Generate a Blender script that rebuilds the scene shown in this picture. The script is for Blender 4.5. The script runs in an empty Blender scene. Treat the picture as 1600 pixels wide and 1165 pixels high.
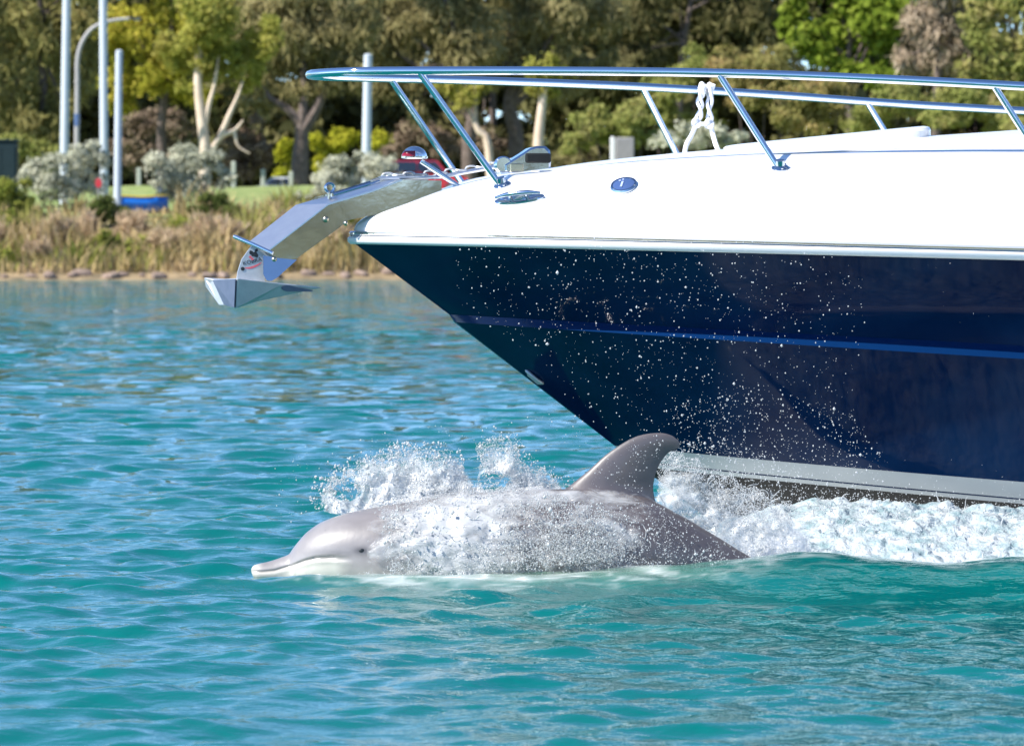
import bpy, math, random
import numpy as np
from mathutils import Vector, Matrix

rng = np.random.default_rng(7)
random.seed(7)
R = math.radians
scene = bpy.context.scene
C = scene.collection

# ------------------------------------------------------------------ camera, sky, sun, exposure
CAM_H = 1.17                      # eye height over the water, seen from a low boat
FPX, HORIZON = 6880.0, 395.0      # focal length and horizon row of the 1600 px wide photograph
cam = bpy.data.cameras.new('camera')
cam.sensor_width = 36.0
cam.lens = 36.0 * FPX / 1600.0
cam.shift_y = -(582.5 - HORIZON) / 1600.0
cam.clip_start, cam.clip_end = 0.5, 6000
cam.dof.use_dof = True
cam.dof.focus_distance = 15.8
cam.dof.aperture_fstop = 9.0
cam_o = bpy.data.objects.new('camera', cam)
cam_o.location = (0, 0, CAM_H)
cam_o.rotation_euler = (R(90), 0, 0)
C.objects.link(cam_o)
scene.camera = cam_o

SUN_AZ, SUN_EL = R(242), R(44)    # clockwise from +Y; behind the camera and to its left
sun_dir = Vector((math.sin(SUN_AZ) * math.cos(SUN_EL), math.cos(SUN_AZ) * math.cos(SUN_EL), math.sin(SUN_EL)))
world = bpy.data.worlds.new('World')
scene.world = world
world.use_nodes = True
wn = world.node_tree.nodes
sky = wn.new('ShaderNodeTexSky')
sky.sky_type = 'NISHITA'
sky.sun_disc = False
sky.sun_elevation = SUN_EL
sky.sun_rotation = SUN_AZ
sky.air_density = 0.7
sky.dust_density = 0.0
sky.ozone_density = 6.0
wn['Background'].inputs['Strength'].default_value = 0.135
world.node_tree.links.new(sky.outputs[0], wn['Background'].inputs['Color'])
sun = bpy.data.lights.new('sun', 'SUN')
sun.energy = 5.0
sun.angle = R(0.53)
sun.color = (1.0, 0.95, 0.87)
sun_o = bpy.data.objects.new('sun', sun)
sun_o.rotation_euler = (-sun_dir).to_track_quat('-Z', 'Y').to_euler()
C.objects.link(sun_o)
scene.view_settings.view_transform = 'Standard'
scene.view_settings.look = 'None'
scene.view_settings.exposure = 0.92
scene.view_settings.gamma = 1.0

# ------------------------------------------------------------------ helpers
def noise3(p, seed=0):
    """value noise, p (N,3) -> (N,) in -1..1"""
    p = np.asarray(p, float)
    i = np.floor(p).astype(np.int64)
    f = p - i
    f = f * f * (3 - 2 * f)
    out = np.zeros(len(p))
    for dx in (0, 1):
        for dy in (0, 1):
            for dz in (0, 1):
                h = (i[:, 0] + dx) * 374761393 + (i[:, 1] + dy) * 668265263 + (i[:, 2] + dz) * 2147483647 + seed * 974634777
                h = (h ^ (h >> 13)) * 1274126177
                h = (h ^ (h >> 16)) & 0xFFFFFF
                w = (f[:, 0] if dx else 1 - f[:, 0]) * (f[:, 1] if dy else 1 - f[:, 1]) * (f[:, 2] if dz else 1 - f[:, 2])
                out += w * (h / 8388607.5 - 1)
    return out

def fbm(p, octaves=4, seed=0, gain=.5):
    p = np.asarray(p, float); a = 1; s = 0; t = 0
    for k in range(octaves):
        s = s + a * noise3(p * 2 ** k, seed + k); t += a; a *= gain
    return s / t

def np_mesh(name, V, Q=None, T=None):
    me = bpy.data.meshes.new(name)
    V = np.asarray(V, np.float32)
    nq = 0 if Q is None else len(Q); nt = 0 if T is None else len(T)
    me.vertices.add(len(V)); me.vertices.foreach_set('co', V.ravel())
    idx = []
    if nq: idx.append(np.asarray(Q, np.int32).ravel())
    if nt: idx.append(np.asarray(T, np.int32).ravel())
    idx = np.concatenate(idx)
    me.loops.add(len(idx)); me.loops.foreach_set('vertex_index', idx)
    starts = np.concatenate([np.arange(nq) * 4, nq * 4 + np.arange(nt) * 3]).astype(np.int32)
    me.polygons.add(nq + nt); me.polygons.foreach_set('loop_start', starts)
    me.update(calc_edges=True); me.validate()
    return me

def grid_quads(n, m, wrap=False):
    """n rows of m vertices"""
    j = np.arange(m if wrap else m - 1); i = np.arange(n - 1)
    I, J = np.meshgrid(i, j, indexing='ij'); J2 = (J + 1) % m
    return np.stack([I * m + J, I * m + J2, (I + 1) * m + J2, (I + 1) * m + J], -1).reshape(-1, 4)

def obj(name, me, mat=None, parent=None, smooth=True, sharp=40):
    o = bpy.data.objects.new(name, me)
    me.name = name
    C.objects.link(o)
    if mat is not None:
        for m in (mat if isinstance(mat, (list, tuple)) else [mat]):
            me.materials.append(m)
    if smooth:
        me.shade_smooth()
        if sharp: me.set_sharp_from_angle(angle=R(sharp))
    if parent is not None: o.parent = parent
    return o

def tag(o, label=None, cat=None, group=None, kind=None):
    if label: o['label'] = label
    if cat: o['category'] = cat
    if group: o['group'] = group
    if kind: o['kind'] = kind
    return o

def thing(name, label, cat, loc=(0, 0, 0), rz=0, group=None):
    o = bpy.data.objects.new(name, None)
    o.empty_display_size = .2
    C.objects.link(o)
    o.location = loc; o.rotation_euler = (0, 0, rz)
    return tag(o, label, cat, group)

def pymesh(V, Fs):
    me = bpy.data.meshes.new('m'); me.from_pydata([tuple(map(float, v)) for v in V], [], [tuple(f) for f in Fs]); me.update()
    return me

def catmull(pts, n=12):
    P = [np.array(p, float) for p in pts]
    P = [2 * P[0] - P[1]] + P + [2 * P[-1] - P[-2]]
    out = []
    for k in range(1, len(P) - 2):
        for t in np.linspace(0, 1, n, endpoint=False):
            a, b, c_, d = P[k - 1], P[k], P[k + 1], P[k + 2]
            out.append(.5 * (2 * b + (c_ - a) * t + (2 * a - 5 * b + 4 * c_ - d) * t * t + (3 * b - a - 3 * c_ + d) * t ** 3))
    out.append(P[-2])
    return np.array(out)

def tube_vf(path, rad, seg=10, cap=True):
    P = np.asarray(path, float); n = len(P)
    r = np.full(n, rad, float) if np.isscalar(rad) else np.asarray(rad, float)
    T = np.gradient(P, axis=0); T /= np.linalg.norm(T, axis=1)[:, None] + 1e-12
    up = np.array([0, 0, 1.0]) if abs(T[0][2]) < .9 else np.array([0, 1.0, 0])
    N = np.cross(up, T[0]); N /= np.linalg.norm(N)
    V = []; ang = np.linspace(0, 2 * math.pi, seg, endpoint=False)
    for i in range(n):
        N = N - T[i] * N.dot(T[i]); N /= np.linalg.norm(N) + 1e-12
        B = np.cross(T[i], N)
        V.append(P[i] + r[i] * (np.cos(ang)[:, None] * N + np.sin(ang)[:, None] * B))
    V = np.concatenate(V)
    Fs = [tuple(q) for q in grid_quads(n, seg, True)]
    if cap:
        Fs.append(tuple(range(seg - 1, -1, -1))); Fs.append(tuple(range((n - 1) * seg, n * seg)))
    return V, Fs

class MB:
    """collects shapes for ONE mesh"""
    def __init__(s): s.V = []; s.F = []
    def add(s, V, Fs):
        k = len(s.V); s.V += [tuple(map(float, v)) for v in V]; s.F += [tuple(int(i) + k for i in f) for f in Fs]; return s
    def tube(s, path, rad, seg=10): return s.add(*tube_vf(path, rad, seg))
    def box(s, c, d, bevel=0, M=None):
        x, y, z = [q / 2 for q in d]; b = min(bevel, x * .9, y * .9, z * .9)
        if b <= 0:
            V = [(i * x, j * y, k * z) for i in (-1, 1) for j in (-1, 1) for k in (-1, 1)]
            Fs = [(0, 1, 3, 2), (4, 6, 7, 5), (0, 4, 5, 1), (2, 3, 7, 6), (0, 2, 6, 4), (1, 5, 7, 3)]
        else:
            rings = []
            for zz, o in ((-z, b), (-z + b, 0), (z - b, 0), (z, b)):
                xx, yy = x - o, y - o; bb = b
                rings.append([(xx - bb, -yy, zz), (xx, -yy + bb, zz), (xx, yy - bb, zz), (xx - bb, yy, zz), (-xx + bb, yy, zz), (-xx, yy - bb, zz), (-xx, -yy + bb, zz), (-xx + bb, -yy, zz)])
            V = sum(rings, []); Fs = [tuple(q) for q in grid_quads(4, 8, True)] + [tuple(range(7, -1, -1)), tuple(range(24, 32))]
        V = [Vector(v) for v in V]
        if M is not None: V = [M @ v for v in V]
        return s.add([v + Vector(c) for v in V], Fs)
    def lathe(s, prof, seg=20, M=None, c=(0, 0, 0)):
        V = []
        for r, z in prof:
            for a in np.linspace(0, 2 * math.pi, seg, endpoint=False):
                v = Vector((r * math.cos(a), r * math.sin(a), z))
                V.append((M @ v if M is not None else v) + Vector(c))
        n = len(prof)
        Fs = [tuple(q) for q in grid_quads(n, seg, True)] + [tuple(range(seg - 1, -1, -1)), tuple(range((n - 1) * seg, n * seg))]
        return s.add(V, Fs)
    def prism(s, P, off):
        """closed polygon P (3D points) thickened by vector off"""
        n = len(P); P = [Vector(p) for p in P]; o = Vector(off)
        return s.add(P + [p + o for p in P], [tuple(range(n - 1, -1, -1)), tuple(range(n, 2 * n))] + [(i, (i + 1) % n, n + (i + 1) % n, n + i) for i in range(n)])
    def mesh(s): return pymesh(s.V, s.F)
    def build(s, name, mat, parent=None, **k): return obj(name, s.mesh(), mat, parent, **k)

# ------------------------------------------------------------------ materials
def mat(name, col, rough=.5, metal=0.0, spec=.5, coat=0.0, noise=None, bump=None, trans=0.0):
    """procedural principled material; noise = (scale, second colour, contrast), bump = (scale, strength, distance)"""
    m = bpy.data.materials.new(name); m.use_nodes = True
    nt = m.node_tree; n = nt.nodes; L = nt.links; p = n['Principled BSDF']
    p.inputs['Base Color'].default_value = (*col, 1)
    p.inputs['Roughness'].default_value = rough; p.inputs['Metallic'].default_value = metal
    p.inputs['Specular IOR Level'].default_value = spec; p.inputs['Coat Weight'].default_value = coat
    p.inputs['Coat Roughness'].default_value = .05
    tc = n.new('ShaderNodeTexCoord')
    if noise:
        t = n.new('ShaderNodeTexNoise'); t.inputs['Scale'].default_value = noise[0]; t.inputs['Detail'].default_value = 6
        L.new(tc.outputs['Object'], t.inputs['Vector'])
        r = n.new('ShaderNodeValToRGB'); r.color_ramp.elements[0].position = .5 - noise[2]; r.color_ramp.elements[1].position = .5 + noise[2]
        r.color_ramp.elements[0].color = (*col, 1); r.color_ramp.elements[1].color = (*noise[1], 1)
        L.new(t.outputs['Fac'], r.inputs['Fac']); L.new(r.outputs['Color'], p.inputs['Base Color'])
    if bump:
        t = n.new('ShaderNodeTexNoise'); t.inputs['Scale'].default_value = bump[0]; t.inputs['Detail'].default_value = 5
        L.new(tc.outputs['Object'], t.inputs['Vector'])
        b = n.new('ShaderNodeBump'); b.inputs['Strength'].default_value = bump[1]; b.inputs['Distance'].default_value = bump[2]
        L.new(t.outputs['Fac'], b.inputs['Height']); L.new(b.outputs['Normal'], p.inputs['Normal'])
    return m

def leaf_mat(name, ca, cb, cc=None, transl=.35):
    """leaf colour varies from leaf to leaf and from clump to clump"""
    m = bpy.data.materials.new(name); m.use_nodes = True
    nt = m.node_tree; n = nt.nodes; L = nt.links; n.remove(n['Principled BSDF'])
    g = n.new('ShaderNodeNewGeometry'); tc = n.new('ShaderNodeTexCoord')
    t = n.new('ShaderNodeTexNoise'); t.inputs['Scale'].default_value = .55; t.inputs['Detail'].default_value = 3
    L.new(tc.outputs['Object'], t.inputs['Vector'])
    ad = n.new('ShaderNodeMath'); ad.operation = 'MULTIPLY_ADD'; ad.inputs[1].default_value = .5; ad.use_clamp = True
    sc = n.new('ShaderNodeMath'); sc.operation = 'MULTIPLY_ADD'; sc.inputs[1].default_value = 2.2; sc.inputs[2].default_value = -.85
    L.new(t.outputs['Fac'], sc.inputs[0]); L.new(g.outputs['Random Per Island'], ad.inputs[0]); L.new(sc.outputs[0], ad.inputs[2])
    r = n.new('ShaderNodeValToRGB'); e = r.color_ramp.elements
    e[0].color = (*ca, 1); e[1].color = (*cb, 1)
    if cc: k = e.new(.75); k.color = (*cc, 1); e[1].position = .5; e[2].position = 1; e[1].color = (*cb, 1); e[2].color = (*cc, 1)
    L.new(ad.outputs[0], r.inputs['Fac'])
    d = n.new('ShaderNodeBsdfDiffuse'); tr = n.new('ShaderNodeBsdfTranslucent'); mx = n.new('ShaderNodeMixShader'); mx.inputs[0].default_value = transl
    L.new(r.outputs['Color'], d.inputs['Color']); L.new(r.outputs['Color'], tr.inputs['Color'])
    L.new(d.outputs[0], mx.inputs[1]); L.new(tr.outputs[0], mx.inputs[2]); L.new(mx.outputs[0], n['Material Output'].inputs['Surface'])
    return m

M = {}
M['gelcoat'] = mat('white_gelcoat', (.80, .80, .79), .22, coat=.4, noise=(3, (.77, .775, .77), .2))
M['navy'] = mat('navy_gelcoat', (.001, .010, .042), .06, spec=.11, noise=(2.6, (.004, .020, .062), .13))
M['ledge'] = mat('skylit_navy_gelcoat', (.002, .02, .08), .12, spec=.35)  # brighter blue puts the sky's shine on the upward ledge into the colour
M['boot'] = mat('grey_boot_stripe', (.40, .43, .43), .3, noise=(5, (.35, .385, .39), .2))
M['bottom'] = mat('black_bottom_paint', (.008, .009, .010), .5, spec=.2, noise=(9, (.016, .017, .017), .2))
M['steel'] = mat('polished_stainless', (.62, .64, .66), .05, 1.0, noise=(14, (.5, .52, .55), .3), bump=(7, .025, .012))
M['steel_rail'] = mat('rail_stainless', (.78, .79, .8), .05, 1.0)
M['steel_dull'] = mat('brushed_stainless', (.72, .74, .76), .34, 1.0, noise=(25, (.64, .66, .7), .25), bump=(60, .1, .002))
M['galv'] = mat('galvanised_steel', (.54, .56, .58), .42, .55, noise=(30, (.44, .46, .49), .25), bump=(70, .25, .003))
M['galv_shade'] = mat('galvanised_shade', (.10, .13, .20), .45, .3, noise=(30, (.14, .17, .25), .25))  # dark blue copy of the galvanised steel: shade put into the colour
M['brass'] = mat('worn_brass_bolt', (.60, .50, .34), .25, 1.0)
M['black'] = mat('black_print', (.012, .016, .022), .5)
M['redprint'] = mat('red_print', (.55, .10, .13), .5)
M['redlens'] = mat('red_lens', (.22, .003, .010), .10, coat=.5)
M['rope'] = mat('white_rope', (.82, .82, .84), .8, bump=(160, .6, .004))
M['bluecap'] = mat('blue_enamel', (.05, .09, .22), .15, coat=.6)
M['capmark'] = mat('pale_mark', (.35, .42, .65), .3)
M['tint'] = mat('tinted_screen_glass', (.02, .03, .035), .03, coat=1)
M['seam'] = mat('deck_seam', (.45, .44, .42), .5)

# ------------------------------------------------------------------ water
def shore_x(X): return 0.0
WD = []
for k in range(80):
    lam = .085 * (11.0 ** rng.random())
    th = rng.normal(0, .5 if lam > .5 else .75)
    WD.append((lam, th, rng.random() * 6.283))
def wave_height(X, Y, dcell):
    z = np.zeros_like(X); dx = np.zeros_like(X); dy = np.zeros_like(X)
    for lam, th, ph in WD:
        k = 6.2832 / lam
        slope = .0245 * (1.0 if lam < .4 else (.4 / lam) ** .75) * (1 if lam > .12 else lam / .12)
        a = slope / k
        fade = np.clip((lam / dcell - 2.5) / 2.5, 0, 1)
        arg = k * (X * math.sin(th) + Y * math.cos(th)) + ph
        z += a * fade * np.cos(arg)
        s_ = a * fade * np.sin(arg) * .8
        dx -= s_ * math.sin(th); dy -= s_ * math.cos(th)
    return z, dx, dy

def build_water():
    ys = [-400, -150, -50, -15, 0, 5, 8]
    y = 9.0
    while y < 196:
        ys.append(y); y += .020 if y < 14 else (.022 if y < 18.5 else .022 + (y - 18.5) * .0030)
    ys = np.array(ys)
    core = np.linspace(-1, 1, 301)
    side = np.array([1.15, 1.5, 2.2, 4, 8, 20])
    cols = np.concatenate([-side[::-1], core, side])
    hw = .128 * np.clip(ys, 9, 200) + .9
    far = np.maximum(np.clip(ys, 9, 200) * 0 + 20, 1)
    X = np.where(np.abs(cols)[None] <= 1, cols[None] * hw[:, None],
                 np.sign(cols)[None] * (hw[:, None] + (np.abs(cols)[None] - 1) / 19 * (420 - hw[:, None])))
    Y = np.repeat(ys[:, None], len(cols), 1)
    dc = np.maximum(np.gradient(ys), hw / 150.)[:, None] * np.ones_like(X)
    gust = fbm(np.stack([X.ravel() * .16, Y.ravel() * .10, 0 * X.ravel()], 1), 3, 5).reshape(X.shape)
    z, dx, dy = wave_height(X, Y, np.minimum(dc, 5))
    amp = 1.0 + .75 * gust
    amp = amp * np.clip((np.abs(cols)[None] < 1.01) + 0.0, 0, 1) * (Y > 8.9)
    # the bow's own wave: a smooth swell in front of the dolphin's flank and along the boat
    def bump(cx, cy, rx, ry, h): return h * np.exp(-((X - cx) / rx) ** 2 - ((Y - cy) / ry) ** 2)
    ridge_y = 15.85 - .05 * X
    run = 1 / (1 + np.exp(-(X - .25) / .22))
    und = fbm(np.stack([X.ravel() * 1.9, 0 * X.ravel(), 0 * X.ravel() + 2], 1), 2, 61).reshape(X.shape)
    swell = .085 * (1 + .5 * und) * np.exp(-((Y - ridge_y - .12 * und) / .42) ** 2) * run
    calm = np.clip(1 - .62 * np.exp(-((Y - 15.75) / .55) ** 2) * (1 / (1 + np.exp(-(X + .75) / .12))), 0, 1)
    Z = z * amp * calm + swell + bump(-.38, 15.55, .45, .16, .035) - .03 * np.exp(-((Y - 14.9) / .4) ** 2) * run
    V = np.stack([X + dx * amp * calm, Y + dy * amp * calm, Z], -1).reshape(-1, 3)
    n, m_ = X.shape
    me = np_mesh('water', V, grid_quads(n, m_))
    # aerated water: where foam and fine bubbles float at the surface
    xr, yr = X.ravel(), Y.ravel()
    near = (yr > 13.5) & (yr < 19) & (np.abs(xr) < 6)
    foam = np.zeros(len(xr)); milky = np.zeros(len(xr))
    xs, yy = xr[near], yr[near]
    nf = fbm(np.stack([xs * 6, yy * 6, 0 * xs], 1), 4, 21); nl = fbm(np.stack([xs * 2, yy * 4, 0 * xs + 3], 1), 3, 33)
    ry = 15.85 - .05 * xs
    wake = np.clip((xs - .55) / .3, 0, 1) * np.clip((yy - (ry + .18)) / .22, 0, 1) * np.clip((18.6 - yy) / .3, 0, 1)
    body = np.exp(-((xs + .05) / .78) ** 4) * np.exp(-((yy - 15.68) / .24) ** 2)
    streak = np.clip((xs + .2) / .5, 0, 1) * np.exp(-((yy - 15.25) / .38) ** 2)
    foam[near] = np.clip(wake * (1.1 + .8 * nf), 0, 1) + np.clip(body * .5 + nf * .6 - .22, 0, .75) * (body > .05)
    lace = np.clip(1 - 4.5 * np.abs(fbm(np.stack([xs * 7, yy * 11, 0 * xs], 1), 3, 55)), 0, 1) ** 1.5
    lm = np.clip((xs - .1) / .5, 0, 1) * np.exp(-((yy - (ry + .02)) / .2) ** 2) * np.clip(.5 + 1.6 * nl, 0, 1) + .8 * np.exp(-((xs + .05) / .8) ** 4) * np.exp(-((yy - 15.52) / .14) ** 2)
    foam[near] += .55 * lace * lm
    milky[near] = np.clip(body * (1.0 + .5 * nl), 0, 1) + .35 * wake
    a = me.attributes.new('foam', 'FLOAT', 'POINT'); a.data.foreach_set('value', np.clip(foam, 0, 1).astype(np.float32))
    a = me.attributes.new('far', 'FLOAT', 'POINT'); a.data.foreach_set('value', np.clip((yr - 15) / 35, 0, 1).astype(np.float32))
    a = me.attributes.new('milky', 'FLOAT', 'POINT'); a.data.foreach_set('value', np.clip(milky, 0, 1).astype(np.float32))
    m = bpy.data.materials.new('sea_water'); m.use_nodes = True
    nt = m.node_tree; nn = nt.nodes; L = nt.links; p = nn['Principled BSDF']
    tc = nn.new('ShaderNodeTexCoord')
    def mixc(fac_sock, a_, b_):
        x = nn.new('ShaderNodeMix'); x.data_type = 'RGBA'
        L.new(fac_sock, x.inputs['Factor'])
        for s_, v in (('A', a_), ('B', b_)):
            i = [q for q in x.inputs if q.name == s_ and q.type == 'RGBA'][0]
            if hasattr(v, 'is_linked'): L.new(v, i)
            else: i.default_value = (*v, 1)
        return [q for q in x.outputs if q.type == 'RGBA'][0]
    t0 = nn.new('ShaderNodeTexNoise'); t0.inputs['Scale'].default_value = .35; L.new(tc.outputs['Object'], t0.inputs['Vector'])
    base = mixc(t0.outputs['Fac'], (.0, .101, .106), (.0, .113, .098))
    am = nn.new('ShaderNodeAttribute'); am.attribute_name = 'milky'
    af = nn.new('ShaderNodeAttribute'); af.attribute_name = 'foam'
    c1 = mixc(am.outputs['Fac'], base, (.10, .21, .155))
    c2 = mixc(af.outputs['Fac'], c1, (.78, .80, .80))
    L.new(c2, p.inputs['Base Color'])
    p.inputs['IOR'].default_value = 1.333
    rr = nn.new('ShaderNodeMath'); rr.operation = 'MULTIPLY_ADD'; rr.inputs[1].default_value = .5; rr.inputs[2].default_value = .045
    L.new(af.outputs['Fac'], rr.inputs[0]); L.new(rr.outputs[0], p.inputs['Roughness'])
    mp = nn.new('ShaderNodeMapping'); mp.inputs['Scale'].default_value = (1, 1.5, 1); L.new(tc.outputs['Object'], mp.inputs['Vector'])
    prev = None
    for sc, st, di in ((9, .35, .016), (26, .35, .006)):
        t = nn.new('ShaderNodeTexNoise'); t.inputs['Scale'].default_value = sc; t.inputs['Detail'].default_value = 3
        t.inputs['Distortion'].default_value = .4
        L.new(mp.outputs[0], t.inputs['Vector'])
        b = nn.new('ShaderNodeBump'); b.inputs['Strength'].default_value = st; b.inputs['Distance'].default_value = di
        L.new(t.outputs['Fac'], b.inputs['Height'])
        if prev: L.new(prev, b.inputs['Normal'])
        prev = b.outputs['Normal']
    t = nn.new('ShaderNodeTexNoise'); t.inputs['Scale'].default_value = 2.2; t.inputs['Detail'].default_value = 5; L.new(mp.outputs[0], t.inputs['Vector'])
    fa = nn.new('ShaderNodeAttribute'); fa.attribute_name = 'far'      # beyond the modelled ripples the relief takes over
    gm = nn.new('ShaderNodeMapping'); gm.inputs['Scale'].default_value = (.22, .06, 1); L.new(tc.outputs['Object'], gm.inputs['Vector'])
    gt = nn.new('ShaderNodeTexNoise'); gt.inputs['Scale'].default_value = 1; gt.inputs['Detail'].default_value = 5; L.new(gm.outputs[0], gt.inputs['Vector'])   # gusts
    gr = nn.new('ShaderNodeMapRange'); gr.inputs['From Min'].default_value = .35; gr.inputs['From Max'].default_value = .65; gr.inputs['To Min'].default_value = .35; gr.inputs['To Max'].default_value = 1.3; L.new(gt.outputs['Fac'], gr.inputs['Value'])
    g2 = nn.new('ShaderNodeMath'); g2.operation = 'MULTIPLY'; L.new(gr.outputs[0], g2.inputs[0]); L.new(fa.outputs['Fac'], g2.inputs[1])
    def vmath(op, a_, b_):
        v = nn.new('ShaderNodeVectorMath'); v.operation = op
        for k_, q in enumerate((a_, b_)):
            if q is None: continue
            if hasattr(q, 'is_linked'): L.new(q, v.inputs[k_])
            else: v.inputs[k_].default_value = q
        return v.outputs[0]
    tilt = vmath('MULTIPLY', vmath('SUBTRACT', t.outputs['Color'], (.5, .5, .5)), (1.7, 3.0, 0))
    sc_ = nn.new('ShaderNodeVectorMath'); sc_.operation = 'SCALE'; L.new(tilt, sc_.inputs[0]); L.new(g2.outputs[0], sc_.inputs['Scale'])
    prev = vmath('NORMALIZE', vmath('ADD', prev, sc_.outputs[0]), None)
    L.new(prev, p.inputs['Normal'])
    o = obj('water', me, m, sharp=None)
    tag(o, kind='structure')
build_water()

# ------------------------------------------------------------------ far shore: ground
GP = np.array([(186, -.6), (190, -.05), (191.5, .35), (194, 1.0), (199, 2.1), (205, 2.95), (212, 3.35), (222, 3.95), (231, 4.6), (234, 4.62), (241, 4.15), (262, 4.0), (320, 4.3), (420, 9.5), (700, 20), (1500, 26)])
def ground_z(X, Y):
    X = np.asarray(X, float); Y = np.asarray(Y, float)
    n = fbm(np.stack([np.ravel(X) * .25, np.ravel(Y) * .25, 0 * np.ravel(X)], 1), 3, 9).reshape(X.shape)
    return np.interp(Y, GP[:, 0], GP[:, 1]) + n * .22 * np.clip((Y - 190) / 6, 0, 1) * np.clip((330 - Y) / 60, .25, 1)
def gz(x, y): return float(ground_z(np.array([x]), np.array([y]))[0])
def build_ground():
    ys = np.concatenate([np.arange(186, 212, .5), np.arange(212, 260, 1.5), np.arange(260, 430, 8), [500, 700, 1000, 1500]])
    xs = np.concatenate([[-900, -400, -200, -100], np.arange(-60, 60.1, .75), [100, 200, 400, 900]])
    X, Y = np.meshgrid(xs, ys)
    V = np.stack([X, Y, ground_z(X, Y)], -1).reshape(-1, 3)
    me = np_mesh('ground', V, grid_quads(len(ys), len(xs)))
    m = bpy.data.materials.new('grass_ground'); m.use_nodes = True
    nt = m.node_tree; n = nt.nodes; L = nt.links; p = n['Principled BSDF']; p.inputs['Roughness'].default_value = .9
    tc = n.new('ShaderNodeTexCoord')
    sp = n.new('ShaderNodeSeparateXYZ'); L.new(tc.outputs['Object'], sp.inputs[0])
    mr = n.new('ShaderNodeMapRange'); mr.inputs['From Min'].default_value = 2.2; mr.inputs['From Max'].default_value = 3.2
    t = n.new('ShaderNodeTexNoise'); t.inputs['Scale'].default_value = 1.3; t.inputs['Detail'].default_value = 6; L.new(tc.outputs['Object'], t.inputs['Vector'])
    r1 = n.new('ShaderNodeValToRGB'); r1.color_ramp.elements[0].color = (.14, .20, .05, 1); r1.color_ramp.elements[1].color = (.25, .29, .095, 1)
    r1.color_ramp.elements[0].position = .35; r1.color_ramp.elements[1].position = .65
    r2 = n.new('ShaderNodeValToRGB'); r2.color_ramp.elements[0].color = (.13, .10, .055, 1); r2.color_ramp.elements[1].color = (.30, .22, .12, 1)
    r2.color_ramp.elements[0].position = .35; r2.color_ramp.elements[1].position = .65
    L.new(t.outputs['Fac'], r1.inputs['Fac']); L.new(t.outputs['Fac'], r2.inputs['Fac'])
    L.new(sp.outputs['Z'], mr.inputs['Value'])
    x = n.new('ShaderNodeMix'); x.data_type = 'RGBA'; L.new(mr.outputs[0], x.inputs[0]); L.new(r2.outputs[0], x.inputs[6]); L.new(r1.outputs[0], x.inputs[7])
    L.new(x.outputs[2], p.inputs['Base Color'])
    tag(obj('ground', me, m, sharp=None), kind='structure')
build_ground()

# ------------------------------------------------------------------ the motorboat (local x = aft, local y = starboard, z up from the water)
def bw(s): return 1.32 * (1 - np.exp(-np.maximum(s, 0) / .95)) ** .95
def zsheer(s): return 1.23 - .0265 * s
CR = np.array([(0, 1.268), (.018, 1.295), (.07, 1.327), (.205, 1.372), (.405, 1.445), (.55, 1.485), (.816, 1.52), (1.09, 1.557), (1.55, 1.60), (2.3, 1.65), (2.87, 1.69), (3.6, 1.75), (4.6, 1.74), (8, 1.6)])
_cs = catmull(CR, 10)
def zcrown(s): return np.interp(s, _cs[:, 0], _cs[:, 1])
def deck_z(s, v):
    e = zsheer(s) + .03
    r = np.minimum(np.abs(v) / np.maximum(bw(s), 1e-6), 1)
    return e + (zcrown(s) - e) * (1 - r ** 2.6) ** (1 / 2.6)
def deck_frame(s, v):
    """matrix whose z axis is the deck normal and x axis runs aft"""
    h = .004
    du = Vector((1, 0, float(deck_z(s + h, v) - deck_z(s - h, v)) / (2 * h)))
    dv = Vector((0, -1, float(deck_z(s, v + h) - deck_z(s, v - h)) / (2 * h)))
    du.normalize(); nrm = dv.cross(du).normalized()
    if nrm.z < 0: nrm = -nrm
    y = nrm.cross(du).normalized()
    return Matrix((du, y, nrm)).transposed()
def B(s, v, z): return Vector((float(s), float(-v), float(z)))
def stem(s):
    s = np.asarray(s, float); q = np.maximum(s - 1.45, 0)
    return np.where(s < 1.45, 1.215 - .775 * s, 1.215 - .775 * 1.45 - .745 * .5 * (1 - np.exp(-q / .5)) - .03 * q)

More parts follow.
